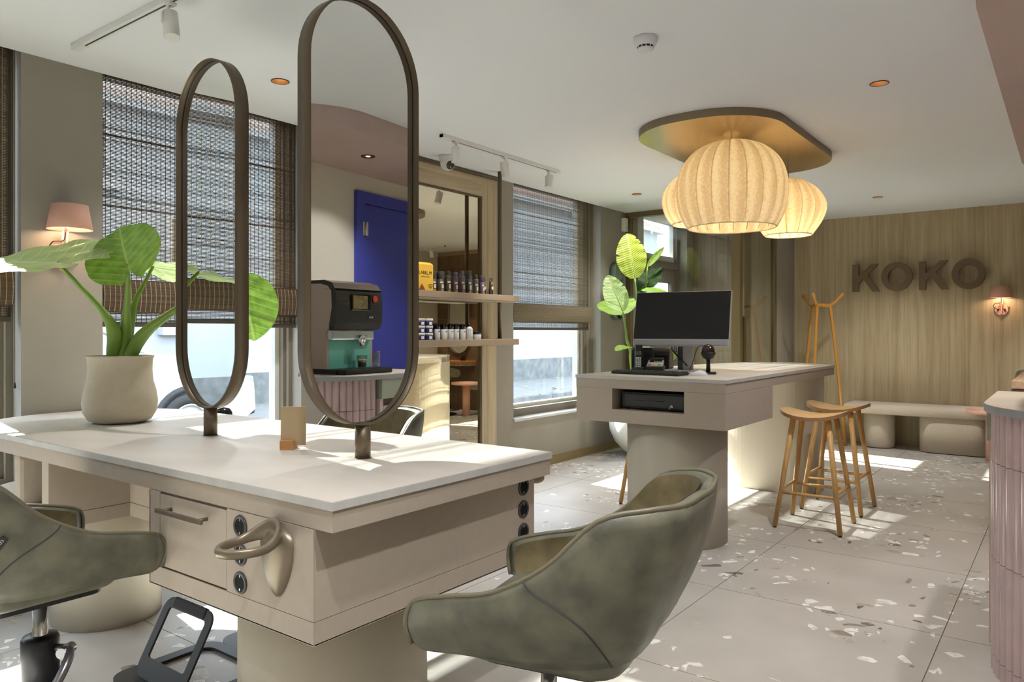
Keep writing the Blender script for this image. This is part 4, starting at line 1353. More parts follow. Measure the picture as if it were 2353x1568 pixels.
# yellow carton
yc = thing('yellow_carton', 'yellow haircare carton with black lettering on the upper shelf', 'carton', (-3.53, 3.695, ZT), math.radians(0))
M_YEL = mat('yellow_card', (216, 172, 62), .5)
MB().prism([(-.045, -.1), (.045, -.1), (.045, .055), (-.045, .055)], 0, .175).build('carton', M_YEL, yc)
MB().prism([(-.045, .175), (.045, .175), (.02, .192), (-.02, .192)], -.1, .055, Matrix(((1, 0, 0, 0), (0, 0, 1, 0), (0, 1, 0, 0), (0, 0, 0, 1)))).build('folded_top', M_YEL, yc)
FX = Matrix.Translation((.0455, 0, 0)) @ face_x(1)
text_part('LABEL.M', .034, M_BLACKG, yc, FX @ Matrix.Translation((-.022, .118, 0)), .0004)
text_part('LONDON HAIRCARE', .009, M_BLACKG, yc, FX @ Matrix.Translation((-.022, .092, 0)), .0003)
text_part('LONDON\nFASHION\nWEEK', .0105, M_BLACKG, yc, FX @ Matrix.Translation((.028, .03, 0)), .0003)
MB().prism([(-.09, 0), (-.02, 0), (-.055, .045)], 0, .0005, FX).build('chevron', mat('carton_brown', (120, 66, 34), .6), yc)
# lower shelf: blue jars
M_NAVY = mat('navy_jar', (38, 38, 92), .3)
M_WLID = mat('white_lid', (220, 216, 206), .4)
for c, yy in enumerate((3.64, 3.718)):
    for k in range(3):
        t, wrap = bottle('jar', -3.50, yy, ZL + .0485 * k, .0325, .048, M_NAVY, M_WLID, '%s navy jar with white lid in the stack %s the silver cans' % (('lowest', 'middle', 'topmost')[k], ('further from', 'beside')[c]), 'navy jars stacked on the lower shelf', name='hair_mask_jar')
        t['category'] = 'jar'
        wrap(-.6, .1, .006, .026, M_WHITEP, 'label_print')
M_SILB = mat('silver_white_can', (196, 196, 194), .35)
for k in range(5):
    r = .0235 if k == 1 else .0205
    y = (3.814, 3.885, 3.953, 4.013, 4.083)[k]
    t, wrap = bottle('tall', -3.505, y, ZL, r, .108, M_SILB, M_BLACKG, ('silver white hairspray can with black cap, %s counted from the navy jars' % ('first', 'second and widest', 'third', 'fourth', 'fifth')[k]), 'silver hairspray cans on the lower shelf', .31)
    wrap(-.5, .2, .055, .062, mat('grey_print', (90, 90, 92), .6), 'label_name')
    wrap(-.5, .2, .015, .05, mat('pale_print', (214, 210, 200), .6), 'label_text')
y = 4.155
t, wrap = bottle('bottle', -3.505, y, ZL, .026, .118, M_SILB, M_BLACKG, 'silver pump bottle beside the hairspray cans on the lower shelf', None, name='pump_bottle')
wrap(-.5, .2, .02, .06, mat('pale_print', (214, 210, 200), .6), 'label_text')
y = 4.244
t, wrap = bottle('jar', -3.505, y, ZL, .031, .054, M_SILB, M_BLACKG, 'low silver jar with black lid at the end of the lower shelf', None, name='hair_mask_jar')
t['category'] = 'jar'
y = 3.84
for k in range(5):
    bottle('tall', -3.585, y, ZL, .0215, .112, M_CGREY, M_BLACKG, 'dark can with black cap behind the silver cans on the lower shelf', 'dark cans at the back of the lower shelf')
    y += .068

# ------------------------------------------------------------------ wall clock with pendulum
cl = thing('pendulum_clock', 'slim green pendulum wall clock with gold hands beside the glass screen', 'clock', (XW, 6.80, 1.62))
M_CLK = mat('sage_green_lacquer', (92, 108, 98), .5)
G = face_x(1)
MB().ring(stadium(.105, .30, 16), stadium(.098, .293, 16), 0, .075, G, True).build('case', M_CLK, cl)
MB().lathe([(.097, .045), (.097, .052)], 36, Matrix.Translation((0, 0, .195)) @ G).build('dial', mat('sage_dial', (112, 126, 112), .5), cl)
for k in range(12):
    a = PI / 6 * k
    MB().box(-.003, .003, .072, .088, .052, .0535, Matrix.Translation((0, 0, .195)) @ G @ Matrix.Rotation(a, 4, 'Z')).build('hour_mark', M_GOLD, cl)
for a, l_, w in ((-.12, .05, .004), (-3.2, .072, .003)):
    MB().box(-w / 2, w / 2, -.01, l_, .054, .0555, Matrix.Translation((0, 0, .195)) @ G @ Matrix.Rotation(a, 4, 'Z')).build('clock_hand', M_GOLD, cl)
MB().tube([(.03, 0, .1), (.03, .0, -.12)], .0015, 6).build('pendulum_rod', M_CLK, cl)
MB().lathe([(.036, .03), (.036, .042)], 24, Matrix.Translation((0, 0, -.15)) @ G).build('pendulum_bob', mat('sage_bob', (122, 138, 122), .5), cl)

# motion sensor
ms = thing('motion_sensor', 'white motion sensor high on the wall above the pendulum clock', 'sensor', (XW, 6.985, 2.32))
M_WPL = mat('white_plastic', (224, 224, 222), .4)
MB().bbox(0, .045, -.035, .035, -.065, .075, .006).build('case', M_WPL, ms)
MB().lathe([(.024, 0), (.022, .004), (.001, .006)], 20, Matrix.Translation((.045, 0, -.035)) @ G).build('lens', mat('sensor_lens', (206, 206, 204), .3), ms)
# security camera on the ceiling
cm = thing('security_camera', 'white dome security camera on the ceiling above the wall mirror', 'camera', (-3.58, 4.00, H))
MB().lathe([(.062, 0), (.062, -.012), (.058, -.03), (.048, -.055)], 32).build('base', M_WPL, cm)
MB().sphere((.0, .0, -.055), .05, 12).build('ball', M_WPL, cm)
ld = Vector((.86, -.35, -.36)).normalized()
Mq = Matrix.Translation(Vector((0, 0, -.055)) + ld * .036) @ ld.to_track_quat('Z', 'Y').to_matrix().to_4x4()
MB().lathe([(.036, 0), (.036, .012), (.032, .016)], 24, Mq).build('lens_ring', M_WPL, cm)
MB().lathe([(.031, .012), (.031, .0175), (.001, .018)], 24, Mq).build('lens_face', mat('camera_lens', (60, 58, 54), .2), cm)
# smoke detector
sd = thing('smoke_detector', 'white smoke detector with black vents on the ceiling', 'smoke detector', (-1.46, 2.90, H))
MB().lathe([(.052, 0), (.052, -.012), (.050, -.02), (.043, -.034), (.036, -.038)], 36).build('housing', mat('detector_white', (222, 222, 228), .3), sd)
MB().lathe([(.0345, -.036), (.0345, -.047)], 36).build('vent_core', M_BLACKG, sd)
for k in range(12):
    a = 2 * PI * k / 12
    MB().box(.033, .0365, -.002, .002, -.047, -.036, Matrix.Rotation(a, 4, 'Z')).build('vent_rib', MATS['detector_white'], sd)
MB().lathe([(.036, -.0465), (.0345, -.052), (.02, -.056), (.001, -.057)], 36).build('nose_cap', MATS['detector_white'], sd)

# ------------------------------------------------------------------ KOKO letters
M_LET = mat('brown_letter', (104, 84, 62), .55)
def letter_K(x0, x1, lab):
    t = thing('sign_letter', lab, 'letter', (x0, YB - .055, 1.633), 0, 'raised letters on the oak wall')
    w = x1 - x0; hh = .297; st_ = w * .235
    q = MB()
    poly = [(0, 0), (st_, 0), (st_, hh * .30), (w * .40, hh * .46), (w * .74, 0), (w, 0), (w * .56, hh * .60), (w * .98, hh), (w * .70, hh), (st_, hh * .58), (st_, hh), (0, hh)]
    q.prism(poly, -.004, .042, RX)
    q.build('letter_body', M_LET, t)
    for px, pz in ((.03, .03), (.03, .26), (w * .8, .03)):
        MB().cyl((px, .004, pz), (px, .055, pz), .005, n=8).build('standoff', M_BRZD, t)
    return t
def letter_O(x0, x1, lab):
    t = thing('sign_letter', lab, 'letter', ((x0 + x1) / 2, YB - .055, 1.783), 0, 'raised letters on the oak wall')
    w = (x1 - x0) / 2; hh = .154
    q = MB()
    o_ = [(w * math.cos(2 * PI * k / 48), hh * math.sin(2 * PI * k / 48)) for k in range(48)]
    i_ = [(w * .585 * math.cos(2 * PI * k / 48), hh * .585 * math.sin(2 * PI * k / 48)) for k in range(48)]
    q.ring(o_, i_, -.004, .042, RX, False)
    q.build('letter_body', M_LET, t)
    for sx in (-1, 1): MB().cyl((sx * w * .8, .004, 0), (sx * w * .8, .055, 0), .005, n=8).build('standoff', M_BRZD, t)
    return t
letter_K(-1.91, -1.641, 'raised brown letter K nearest the coat rack, first of the word KOKO')
letter_O(-1.624, -1.329, 'raised brown letter O between the two letters K')
letter_K(-1.269, -.997, 'raised brown letter K between the two letters O')
letter_O(-.974, -.681, 'raised brown letter O nearest the pink wall lamp, last of the word KOKO')

# ------------------------------------------------------------------ pink wall lamps
M_PINKL = mat('pink_lacquer', (222, 172, 152), .45)
M_PINKS = mat('pink_shade', (214, 164, 146), .6)
def wall_lamp(loc, rz, label, tiltup, sc=1.0):
    """plate on the wall at local origin, local -y points into the room"""
    t = thing('pink_wall_lamp', label, 'wall lamp', loc, rz, 'pink wall lamps')
    t.scale = (sc, sc, sc)
    pl = MB().lathe([(.058, 0), (.058, .014), (.054, .017)], 32, RX)
    pl.build('wall_plate', M_PINKL, t)
    for a in (30, 150, 270):
        x, z = .06 * math.cos(math.radians(a)), .06 * math.sin(math.radians(a))
        s_ = MB().lathe([(.010, 0), (.010, .014)], 14, Matrix.Translation((x, 0, z)) @ RX).build('screw_ear', M_PINKL, t)
        MB().lathe([(.004, .014), (.004, .016)], 10, Matrix.Translation((x, 0, z)) @ RX).build('screw', M_BRZ, s_)
    MB().bbox(-.010, .010, -.03, -.015, -.045, .03, .004).build('bracket', M_PINKL, t)
    for sx in (-1, 1):
        MB().cyl((sx * .025, -.012, 0), (sx * .03, -.03, 0), .011, .008, 10).build('cable_gland', M_BLACK, t)
        MB().tube([(sx * .008, -.025, -.01), (sx * .010, -.05, .11)], .0045, 8).build('arm', M_PINKL, t)
    MB().tube(catmull([(-.03, -.03, 0), (-.065, -.045, .03), (-.05, -.05, .06), (-.005, -.045, .07), (0, -.05, .11)], 6), .003, 6).build('cord', M_BLACK, t)
    sh_ = MB().lathe([(.0945, .115), (.075, .228), (.073, .228), (.0925, .115)], 40, Matrix.Translation((-.0, -.095, 0)), close=True).build('shade', M_PINKS, t)
    MB().lathe([(.074, .2255), (.001, .2255)], 32, Matrix.Translation((0, -.095, 0))).build('shade_top', M_PINKS, sh_)
    MB().tube([(0, -.05, .11), (0, -.095, .15)], .006, 8).build('lamp_holder', M_PINKL, t)
    MB().sphere((0, -.095, .165), .02, 8).build('bulb', emit('warm_bulb', (255, 214, 150), 30), t)
    L_ = lamp('POINT', 'wall_lamp_light', (0, -.095, .140), .6, (1, .80, .58), t, shadow_soft_size=.02)
    return t
wall_lamp((XW, 1.525, 1.555), math.radians(90), 'pink wall lamp with lit shade on the pier beside the elephant ear plant', 0)
wall_lamp((-.555, YB, 1.42), math.radians(0), 'small pink wall lamp beside the last letter on the oak wall', 0)
# ------------------------------------------------------------------ ceiling downlights
M_COPPER = mat('copper_reflector', (196, 156, 112), .35, metal=.7)
M_RING = mat('dark_copper_ring', (70, 50, 36), .4, metal=.5)
M_LENS = emit('lamp_lens', (255, 226, 176), 14)
DL_LABEL = ['copper recessed downlight in ceiling near the small oval mirror', 'copper recessed downlight in ceiling above the tall banana plant', 'copper recessed downlight in ceiling between pendant lamps and pink soffit', 'copper recessed downlight in ceiling before the oak letter wall',
            'added fill downlight in ceiling beside the tripod spot', 'added fill downlight in ceiling between tripod and cream wall', 'added fill downlight in the vestibule ceiling behind the glass screen', 'added fill downlight in ceiling over the chair aisle', 'added fill downlight in ceiling near the rear wall', 'added fill downlight in ceiling in the rear window corner']
def downlight(x, y, z, label, power=24, col=(1, .985, .97)):
    t = thing('recessed_downlight', label, 'downlight', (x, y, z), 0, 'copper recessed downlights')
    MB().lathe([(.0405, .0), (.0455, -.001), (.0455, -.0035), (.0405, -.0035)], 32, close=True).build('trim_ring', M_RING, t)
    MB().lathe([(.0405, -.003), (.038, .02), (.028, .055)], 32).build('reflector', M_COPPER, t) if False else None
    q = MB()
    q.grid(lambda i, j: ((.0405 - .004 * j) * math.cos(2 * PI * i / 32), (.0405 - .004 * j) * math.sin(2 * PI * i / 32), -.003 + .019 * j), 32, 3, True)
    q.build('reflector', M_COPPER, t)
    MB().lathe([(.027, .054), (.001, .054)], 24).build('lens', M_LENS, t)
    l_ = lamp('SPOT', 'downlight_beam', (0, 0, -.012), power, col, t, spot_size=math.radians(118), spot_blend=.9, shadow_soft_size=.03)
    return t
for (x, y), lb_ in zip(DOWN, DL_LABEL):
    downlight(x, y, H, lb_, 13 if y < 0 else (34 if x > -.5 else 25))
# one in the soffit: it sits on the soffit face
def surface_downlight():
    t = thing('recessed_downlight', 'copper downlight in the pink soffit, seen in the tall mirror', 'downlight', (.10, 3.52, 2.344), 0, 'copper recessed downlights')
    MB().lathe([(.030, .0), (.0455, -.001), (.0455, -.005), (.036, -.005)], 32, close=True).build('trim_ring', M_RING, t)
    MB().lathe([(.036, -.002), (.001, -.001)], 32).build('reflector', M_COPPER, t)
    MB().lathe([(.014, -.0025), (.001, -.0025)], 16).build('lens', M_LENS, t)
    lamp('SPOT', 'downlight_beam', (0, 0, -.015), 20, (1, .985, .97), t, spot_size=math.radians(118), spot_blend=.9, shadow_soft_size=.03)
surface_downlight()

# ------------------------------------------------------------------ track lights
M_TRK = mat('white_track', (226, 226, 224), .4)
M_SLOT = mat('track_slot', (60, 60, 62), .6)
def track(p0, p1, label):
    p0 = Vector((*p0, H)); p1 = Vector((*p1, H))
    d = p1 - p0; L_ = d.length
    t = thing('ceiling_light_track', label, 'light track', p0, math.atan2(d.y, d.x))
    MB().bbox(0, L_, -.018, .018, -.026, 0, .002).build('rail', M_TRK, t)
    MB().box(.1, L_ - .03, -.004, .004, -.0266, -.024).build('slot', M_SLOT, t)
    MB().bbox(0, .09, -.0185, .0185, -.028, 0, .003).build('feed_box', M_TRK, t)
    return t
def head(x, y, aim, label, power=32, on=True):
    t = thing('track_spotlight', label, 'spotlight', (x, y, H - .026), 0, 'white track spotlights')
    MB().bbox(-.016, .016, -.016, .016, -.012, 0.0005, .004).build('adapter', M_TRK, t)
    d = Vector(aim).normalized()
    c = Vector((0, 0, -.085))
    side = d.cross(Vector((0, 0, 1)))
    side = side.normalized() if side.length > .01 else Vector((1, 0, 0))
    MB().tube([(0, 0, -.008), Vector((0, 0, -.03)) + side * .012, Vector((0, 0, -.045)) + side * .031, c + side * .031], .005, 8).build('arm', M_TRK, t)
    Mh = Matrix.Translation(c) @ (-d).to_track_quat('Z', 'Y').to_matrix().to_4x4()
    MB().lathe([(.0255, -.05), (.029, -.05), (.029, .05), (.026, .052), (.001, .052)], 28, Mh).build('can', M_TRK, t)
    MB().lathe([(.0255, -.049), (.021, -.038), (.001, -.036)], 24, Mh).build('lens', emit('spot_lens', (255, 224, 170), 26), t)
    o = lamp('SPOT', 'track_beam', c + d * .052, power, (1, .97, .93), t, spot_size=math.radians(62), spot_blend=.7, shadow_soft_size=.025)
    o.rotation_euler = d.to_track_quat('-Z', 'Y').to_euler()
    return t
track((-3.5, 1.47), (-1.2, 1.47), 'white ceiling light track over the styling table')
head(-2.70, 1.47, (.25, -.05, -1), 'white track spotlight over the styling table', 8)
head(-1.75, 1.47, (-.2, .1, -1), 'white track spotlight above the tall mirror', 10)
track((-3.2, 3.52), (-3.2, 4.87), 'white ceiling light track along the product shelves')
head(-3.2, 3.66, (-.05, -.0, -1), 'upright white track spotlight nearest the security camera', 20)
head(-3.2, 4.18, (.0, .25, -1), 'white track spotlight on the middle of the shelf track', 24)
head(-3.2, 4.74, (.05, -.3, -1), 'white track spotlight at the window end of the shelf track', 24)
track((-.25, 8.1), (.5, 8.1), 'short white ceiling light track by the brown tiled wall')
head(.02, 8.1, (0, .2, -1), 'white track spotlight by the brown tiled wall', 24)

# ------------------------------------------------------------------ brass board with three woven pendant lamps
M_BRASS = mat('brushed_brass', (220, 198, 156), .27, metal=.9, noise=.04, nscale=3)
M_BRSIDE = mat('board_side', (132, 116, 92), .5)
bd = thing('brass_ceiling_board', 'rounded brass clad ceiling board above the reception desk', 'ceiling board', (-1.78, 4.93, H))
bp = [(x + 1.78, y - 4.93) for x, y in rrect(-2.225, -1.335, 4.02, 5.84, .40, 14)]
MB().prism(bp, -.045, 0).build('board', M_BRSIDE, bd)
MB().prism([(x * .996, y * .998) for x, y in bp], -.0465, -.0455).build('brass_sheet', M_BRASS, bd)
def shade_mat():
    m = bpy.data.materials.new('knitted_wool_shade'); m.use_nodes = True
    nt = m.node_tree; L = nt.links
    b = nt.nodes['Principled BSDF']
    out = nt.nodes['Material Output']
    uv = nt.nodes.new('ShaderNodeUVMap')
    tc = nt.nodes.new('ShaderNodeTexCoord')
    sep = nt.nodes.new('ShaderNodeSeparateXYZ'); L.new(uv.outputs[0], sep.inputs[0])
    w = nt.nodes.new('ShaderNodeMath'); w.operation = 'MULTIPLY'; w.inputs[1].default_value = 2 * PI * 20
    L.new(sep.outputs[0], w.inputs[0])
    sn = nt.nodes.new('ShaderNodeMath'); sn.operation = 'SINE'; L.new(w.outputs[0], sn.inputs[0])
    nz = nt.nodes.new('ShaderNodeTexNoise'); nz.inputs['Scale'].default_value = 70; nz.inputs['Detail'].default_value = 3
    L.new(tc.outputs['Object'], nz.inputs['Vector'])
    ad = nt.nodes.new('ShaderNodeMath'); ad.operation = 'MULTIPLY_ADD'; ad.inputs[1].default_value = .25
    L.new(sn.outputs[0], ad.inputs[0]); L.new(nz.outputs['Fac'], ad.inputs[2])
    r = nt.nodes.new('ShaderNodeValToRGB')
    r.color_ramp.elements[0].position = .25; r.color_ramp.elements[0].color = lin((214, 200, 174))
    r.color_ramp.elements[1].position = .75; r.color_ramp.elements[1].color = lin((238, 228, 208))
    L.new(ad.outputs[0], r.inputs[0])
    L.new(r.outputs[0], b.inputs['Base Color'])
    b.inputs['Roughness'].default_value = .95
    b.inputs['Specular IOR Level'].default_value = .1
    tr = nt.nodes.new('ShaderNodeBsdfTranslucent')
    r2 = nt.nodes.new('ShaderNodeValToRGB')
    r2.color_ramp.elements[0].position = .3; r2.color_ramp.elements[0].color = lin((226, 204, 166))
    r2.color_ramp.elements[1].position = .75; r2.color_ramp.elements[1].color = lin((255, 242, 214))
    L.new(ad.outputs[0], r2.inputs[0]); L.new(r2.outputs[0], tr.inputs[0])
    mx = nt.nodes.new('ShaderNodeMixShader'); mx.inputs[0].default_value = .34
    L.new(b.outputs[0], mx.inputs[1]); L.new(tr.outputs[0], mx.inputs[2]); L.new(mx.outputs[0], out.inputs[0])
    bu = nt.nodes.new('ShaderNodeBump'); bu.inputs['Strength'].default_value = .6; bu.inputs['Distance'].default_value = .006
    L.new(ad.outputs[0], bu.inputs['Height']); L.new(bu.outputs[0], b.inputs['Normal'])
    return m
M_WOOL = shade_mat()
M_RIB = mat('shade_wire', (190, 140, 80), .6)
def pendant(x, y, zt, prof, ribs, label, power):
    t = thing('wool_pendant_lamp', label, 'pendant lamp', (x, y, zt), 0, 'knitted wool pendant lamps')
    P_ = catmull([Vector((r, z, 0)) for r, z in prof], 5)
    NA = ribs * 8
    q = MB()
    nv = len(P_) - 1
    rnd = random.Random(int(ribs * 10 + x * 100))
    jit = [rnd.uniform(-1, 1) for _ in range(NA)]
    def pt(i, j):
        a = 2 * PI * i / NA
        r = P_[j].x; z = P_[j].y
        s = math.sin(PI * j / nv)
        puff = .016 * (abs(math.sin(ribs * a / 2)) ** .6) * s
        frz = .0022 * jit[i % NA] + (.006 * jit[(i * 7) % NA] if j == nv else 0)
        return Vector(((r + puff - .010 * s + frz) * math.cos(a), (r + puff - .010 * s + frz) * math.sin(a), z + (.004 * jit[(i * 3) % NA] if j == nv else 0)))
    vs_ = [pt(i, j) for i in range(NA + 1) for j in range(nv + 1)]
    fs_ = [(i * (nv + 1) + j, (i + 1) * (nv + 1) + j, (i + 1) * (nv + 1) + j + 1, i * (nv + 1) + j + 1) for i in range(NA) for j in range(nv)]
    q.add(vs_, fs_, True)
    for i in range(NA + 1):
        for j in range(nv + 1): q.uv[i * (nv + 1) + j] = (i / NA, j / nv)
    q.build('shade', M_WOOL, t)
    for k in range(ribs):
        a = 2 * PI * k / ribs
        MB().tube([((P_[j].x - .016) * math.cos(a), (P_[j].x - .016) * math.sin(a), P_[j].y) for j in range(2, nv, 3)], .002, 4).build('wire_rib', M_RIB, t)
    rb = P_[-1].x
    MB().tube([((rb - .004) * math.cos(2 * PI * k / 48), (rb - .004) * math.sin(2 * PI * k / 48), P_[-1].y) for k in range(48)], .004, 5, closed=True).build('hem', M_WOOL, t)
    MB().cyl((0, 0, H - .046 - zt), (0, 0, P_[0].y - .20), .0028, n=8).build('cord', M_BRZ, t)
    MB().lathe([(.012, P_[0].y - .20), (.016, P_[0].y - .235)], 14).build('lamp_holder', M_BRZ, t)
    MB().sphere((0, 0, P_[0].y - .262), .028, 8, 1.15).build('bulb', emit('pendant_bulb', (255, 224, 160), 60), t)
    lamp('POINT', 'pendant_light', (0, 0, P_[0].y - .31), power, (1, .86, .66), t, shadow_soft_size=.03)
    return t
pendant(-1.70, 4.55, 2.385, [(.05, 0), (.13, -.012), (.225, -.06), (.30, -.15), (.333, -.27), (.325, -.40), (.295, -.49), (.268, -.535)], 20, 'largest round wool pendant lamp with bulb shining through, hung before the others', .7)
pendant(-2.10, 5.05, 2.34, [(.05, 0), (.12, -.01), (.20, -.06), (.26, -.14), (.275, -.23), (.25, -.32), (.21, -.375)], 16, 'wool pendant lamp on the window side of the brass board', .8)
pendant(-1.62, 5.45, 2.29, [(.05, 0), (.10, -.015), (.17, -.06), (.225, -.13), (.25, -.21), (.225, -.30), (.17, -.385), (.16, -.40)], 14, 'flattened wool pendant lamp on the counter side of the brass board', .8)
# ------------------------------------------------------------------ coat rack
M_OCHRE = mat('ochre_lacquer', (190, 134, 58), .3, coat=.3)
cr = thing('coat_rack', 'ochre lacquered tube coat rack with three legs knotted at the top', 'coat rack', (-2.15, 8.35, 0))
feet = [(.246, .04), (-.25, .15), (-.02, -.25)]
tops = [(.085, .015), (-.085, .06), (-.005, -.085)]
for k in range(3):
    fx, fy = feet[k]; tx, ty = tops[k]
    nx, ny = tops[(k + 1) % 3]
    ox, oy = tops[(k + 2) % 3]
    path = [(fx, fy, .0), (fx * .55 + tx * .5, fy * .55 + ty * .5, .75), (tx * 1.25, ty * 1.25, 1.40), (tx * 1.1, ty * 1.1, 1.465), (tx * .7 + nx * .2, ty * .7 + ny * .2, 1.487), (nx * .75 + tx * .1, ny * .75 + ty * .1, 1.475), (nx * 1.5, ny * 1.5, 1.50), (nx * 2.6, ny * 2.6, 1.60)]
    pp = [Vector(path[0]), Vector(path[1])] + catmull([Vector(p) for p in path[1:]], 6)[1:]
    MB().tube(pp, .0165, 12).build('bent_leg', M_OCHRE, cr)

# ------------------------------------------------------------------ upholstered bench and side table
M_BOUC = mat('boucle_wool', (206, 194, 178), .95, noise=.08, nscale=120, bump=.5, bscale=260, spec=.1)
bn = thing('upholstered_bench', 'cream woollen bench on two upholstered drums against the oak wall', 'bench', (-1.2, 8.56, 0))
MB().bm((lambda b: (bmesh.ops.create_cube(b, size=1), [setattr(v, 'co', Vector((v.co.x * 1.52, v.co.y * .44, .405 + v.co.z * .10))) for v in b.verts], bmesh.ops.bevel(b, geom=b.edges[:], offset=.04, segments=4, affect='EDGES', profile=.5), b)[-1])(bmesh.new()), Matrix.Translation((.03, 0, 0)), True).build('seat', M_BOUC, bn)
MB().lathe([(.14, .008), (.146, .02), (.146, .36)], 40, Matrix.Translation((-.41, -.02, 0))).build('drum', M_BOUC, bn)
MB().prism(rrect(-.03, .60, -.19, .17, .14, 10), .008, .36, smooth=True).build('drum', M_BOUC, bn)
MB().prism(rrect(-.02, .59, -.18, .16, .135, 8), 0, .009).build('plinth', M_BLACK, bn)
MB().prism(circ(-.41, -.02, .135, 24), 0, .009).build('plinth', M_BLACK, bn)
stb = thing('pink_side_table', 'pink round tray side table with a cylinder foot at the end of the bench', 'side table', (-.585, 8.18, 0))
MB().lathe([(.215, .445), (.215, .475), (.209, .475), (.207, .453), (.001, .453)], 48).build('tray', M_PINKL, stb)
MB().lathe([(.055, .0), (.055, .446)], 28).build('foot', M_PINKL, stb)
MB().bbox(-.06, .08, -.05, .05, .4535, .458, .001).build('leaflet', mat('leaflet_paper', (220, 216, 210), .7), stb)

# ------------------------------------------------------------------ pink tiled coffee counter
M_PTILE = mat('pink_glazed_tile', (198, 172, 172), .18, noise=.05, nscale=9, coat=.4)
M_PJOINT = mat('tile_joint', (142, 124, 126), .8)
M_CTOP = mat('counter_top', (190, 174, 156), .4, noise=.06, nscale=5)
M_CTOPE = mat('counter_top_edge', (150, 150, 152), .5)
M_PDRAW = mat('pink_drawer_lacquer', (200, 178, 172), .5)
CX0, CY0 = .185, 3.22
R_C = .44
ct = thing('tiled_coffee_counter', 'coffee counter with curved end of ribbed pink tiles below the pink soffit', 'counter', (CX0, CY0, 0))
ang = [math.radians(-90 - 90 * k / 20) for k in range(21)]
XR = XE - CX0 - .004
topo = [(XR, -R_C)] + [(R_C * math.cos(a), R_C * math.sin(a)) for a in ang] + [(-R_C, .62), (XR, .62)]
edge = topo[::-1]
ctop = MB().prism(edge, .918, .945).build('counter_top', M_CTOP, ct)
o2 = [(min(XR + .002, x * 1.003), y * 1.003) for x, y in edge]
MB().ring(o2, edge, .9175, .9435).build('edge_band', M_CTOPE, ctop)
core = [(XR, -R_C + .045)] + [((R_C - .045) * math.cos(a), (R_C - .045) * math.sin(a)) for a in ang] + [(-R_C + .045, .02), (XR, .02)]
MB().prism(core[::-1], .0, .918).build('core', M_PJOINT, ct)
# ribbed tiles: 4 flutes each
RT = R_C - .02
ntile = 8
da = (PI / 2) / ntile
rows = [(.065, .402), (.404, .741), (.743, .917), (.0, .063)]
for (z0, z1) in rows:
    for k in range(ntile):
        a0 = math.radians(180) + da * k + .002
        a1 = a0 + da - .004
        q = MB()
        n_ = 16
        outp = []; inp = []
        for i in range(n_ + 1):
            a = a0 + (a1 - a0) * i / n_
            fl = abs(math.sin(PI * 2 * i / n_))
            r = RT - .012 + .012 * fl ** .6
            outp.append((r * math.cos(a), r * math.sin(a))); inp.append(((RT - .03) * math.cos(a), (RT - .03) * math.sin(a)))
        q.prism(outp + inp[::-1], z0, z1)
        q.build('ribbed_tile', M_PTILE, ct)
# straight part with apron and drawers
MB().box(-R_C + .004, XR, .03, .60, .80, .918).build('apron', mat('stone_apron', (160, 164, 148), .55), ct)
MB().box(-R_C + .05, XR, .022, .60, .05, .80).build('carcass', mat('carcass_brown', (116, 88, 78), .6), ct)
MB().bbox(-R_C + .012, -R_C + .05, .055, .60, .06, .755, .002).build('drawer_front', M_PDRAW, ct)
MB().box(-R_C + .012, -R_C + .05, .022, .05, .06, .80).build('stile', M_PDRAW, ct)
MB().lathe([(.045, 0), (.045, .002)], 28, Matrix.Translation((-.22, -.2, .945))).build('round_shadow', mat('shadow_grey', (150, 146, 142), .6), ct)  # round shadow on the counter top, drawn as a flat grey disc

# second counter behind it
M_MAROON = mat('maroon_lacquer', (112, 72, 64), .5)
ob = thing('maroon_counter', 'maroon counter with pale wooden top beyond the coffee counter', 'counter', (-.25, 4.66, 0))
MB().bbox(0, .785, 0, 1.5, .905, .945, .002).build('wooden_top', wood('peach_oak', (206, 168, 132), (226, 192, 156), 'y', 2.0, .45), ob)
MB().box(.004, .78, .004, 1.49, .0, .9045).build('cabinet', M_MAROON, ob)
for k in range(3):
    MB().bbox(-.002, .005, .02 + k * .49, .49 + k * .49, .08, .88, .002).build('door', M_MAROON, ob)

# ------------------------------------------------------------------ coffee machine (front towards the window wall)
M_CMB = mat('mocha_grey_shell', (168, 152, 144), .45)
M_CMK = mat('machine_black', (34, 35, 36), .4)
M_CMK2 = mat('machine_bronze_black', (74, 60, 46), .38, metal=.3)
M_TEAL = mat('teal_glow_panel', (112, 188, 172), .3)
cf = thing('coffee_machine', 'mocha and black coffee machine with teal recess on the tiled counter', 'coffee machine', (.02, 3.28, .945), math.radians(2))
W2 = .195
prof = [(.0, .035), (.0, .215), (.0, .255), (-.02, .27), (-.045, .30), (-.055, .40), (-.05, .50), (-.02, .545), (.06, .56), (.40, .56), (.44, .53), (.45, .04), (.3, .035)]
Mxz = Matrix(((1, 0, 0, 0), (0, 0, 1, 0), (0, 1, 0, 0), (0, 0, 0, 1)))
side_p = [(.012, .032), (.012, .255), (-.02, .29), (-.045, .40), (-.035, .50), (.0, .545), (.06, .553), (.42, .553), (.445, .52), (.445, .032)]
MB().prism(side_p, -W2, -W2 + .02, Mxz).build('side_shell', M_CMB, cf)
MB().prism(side_p, W2 - .02, W2, Mxz).build('side_shell', M_CMB, cf)
MB().prism([(.03, .03), (.03, .26), (.06, .545), (.43, .545), (.44, .03)], -W2 + .02, W2 - .02, Mxz).build('body', M_CMB, cf)
door_p = [(-.012, .265), (-.05, .275), (-.07, .31), (-.075, .42), (-.065, .50), (-.03, .548), (.03, .565), (.43, .565), (.43, .553), (.06, .545), (.0, .53), (-.03, .5), (-.035, .4), (-.012, .30)]
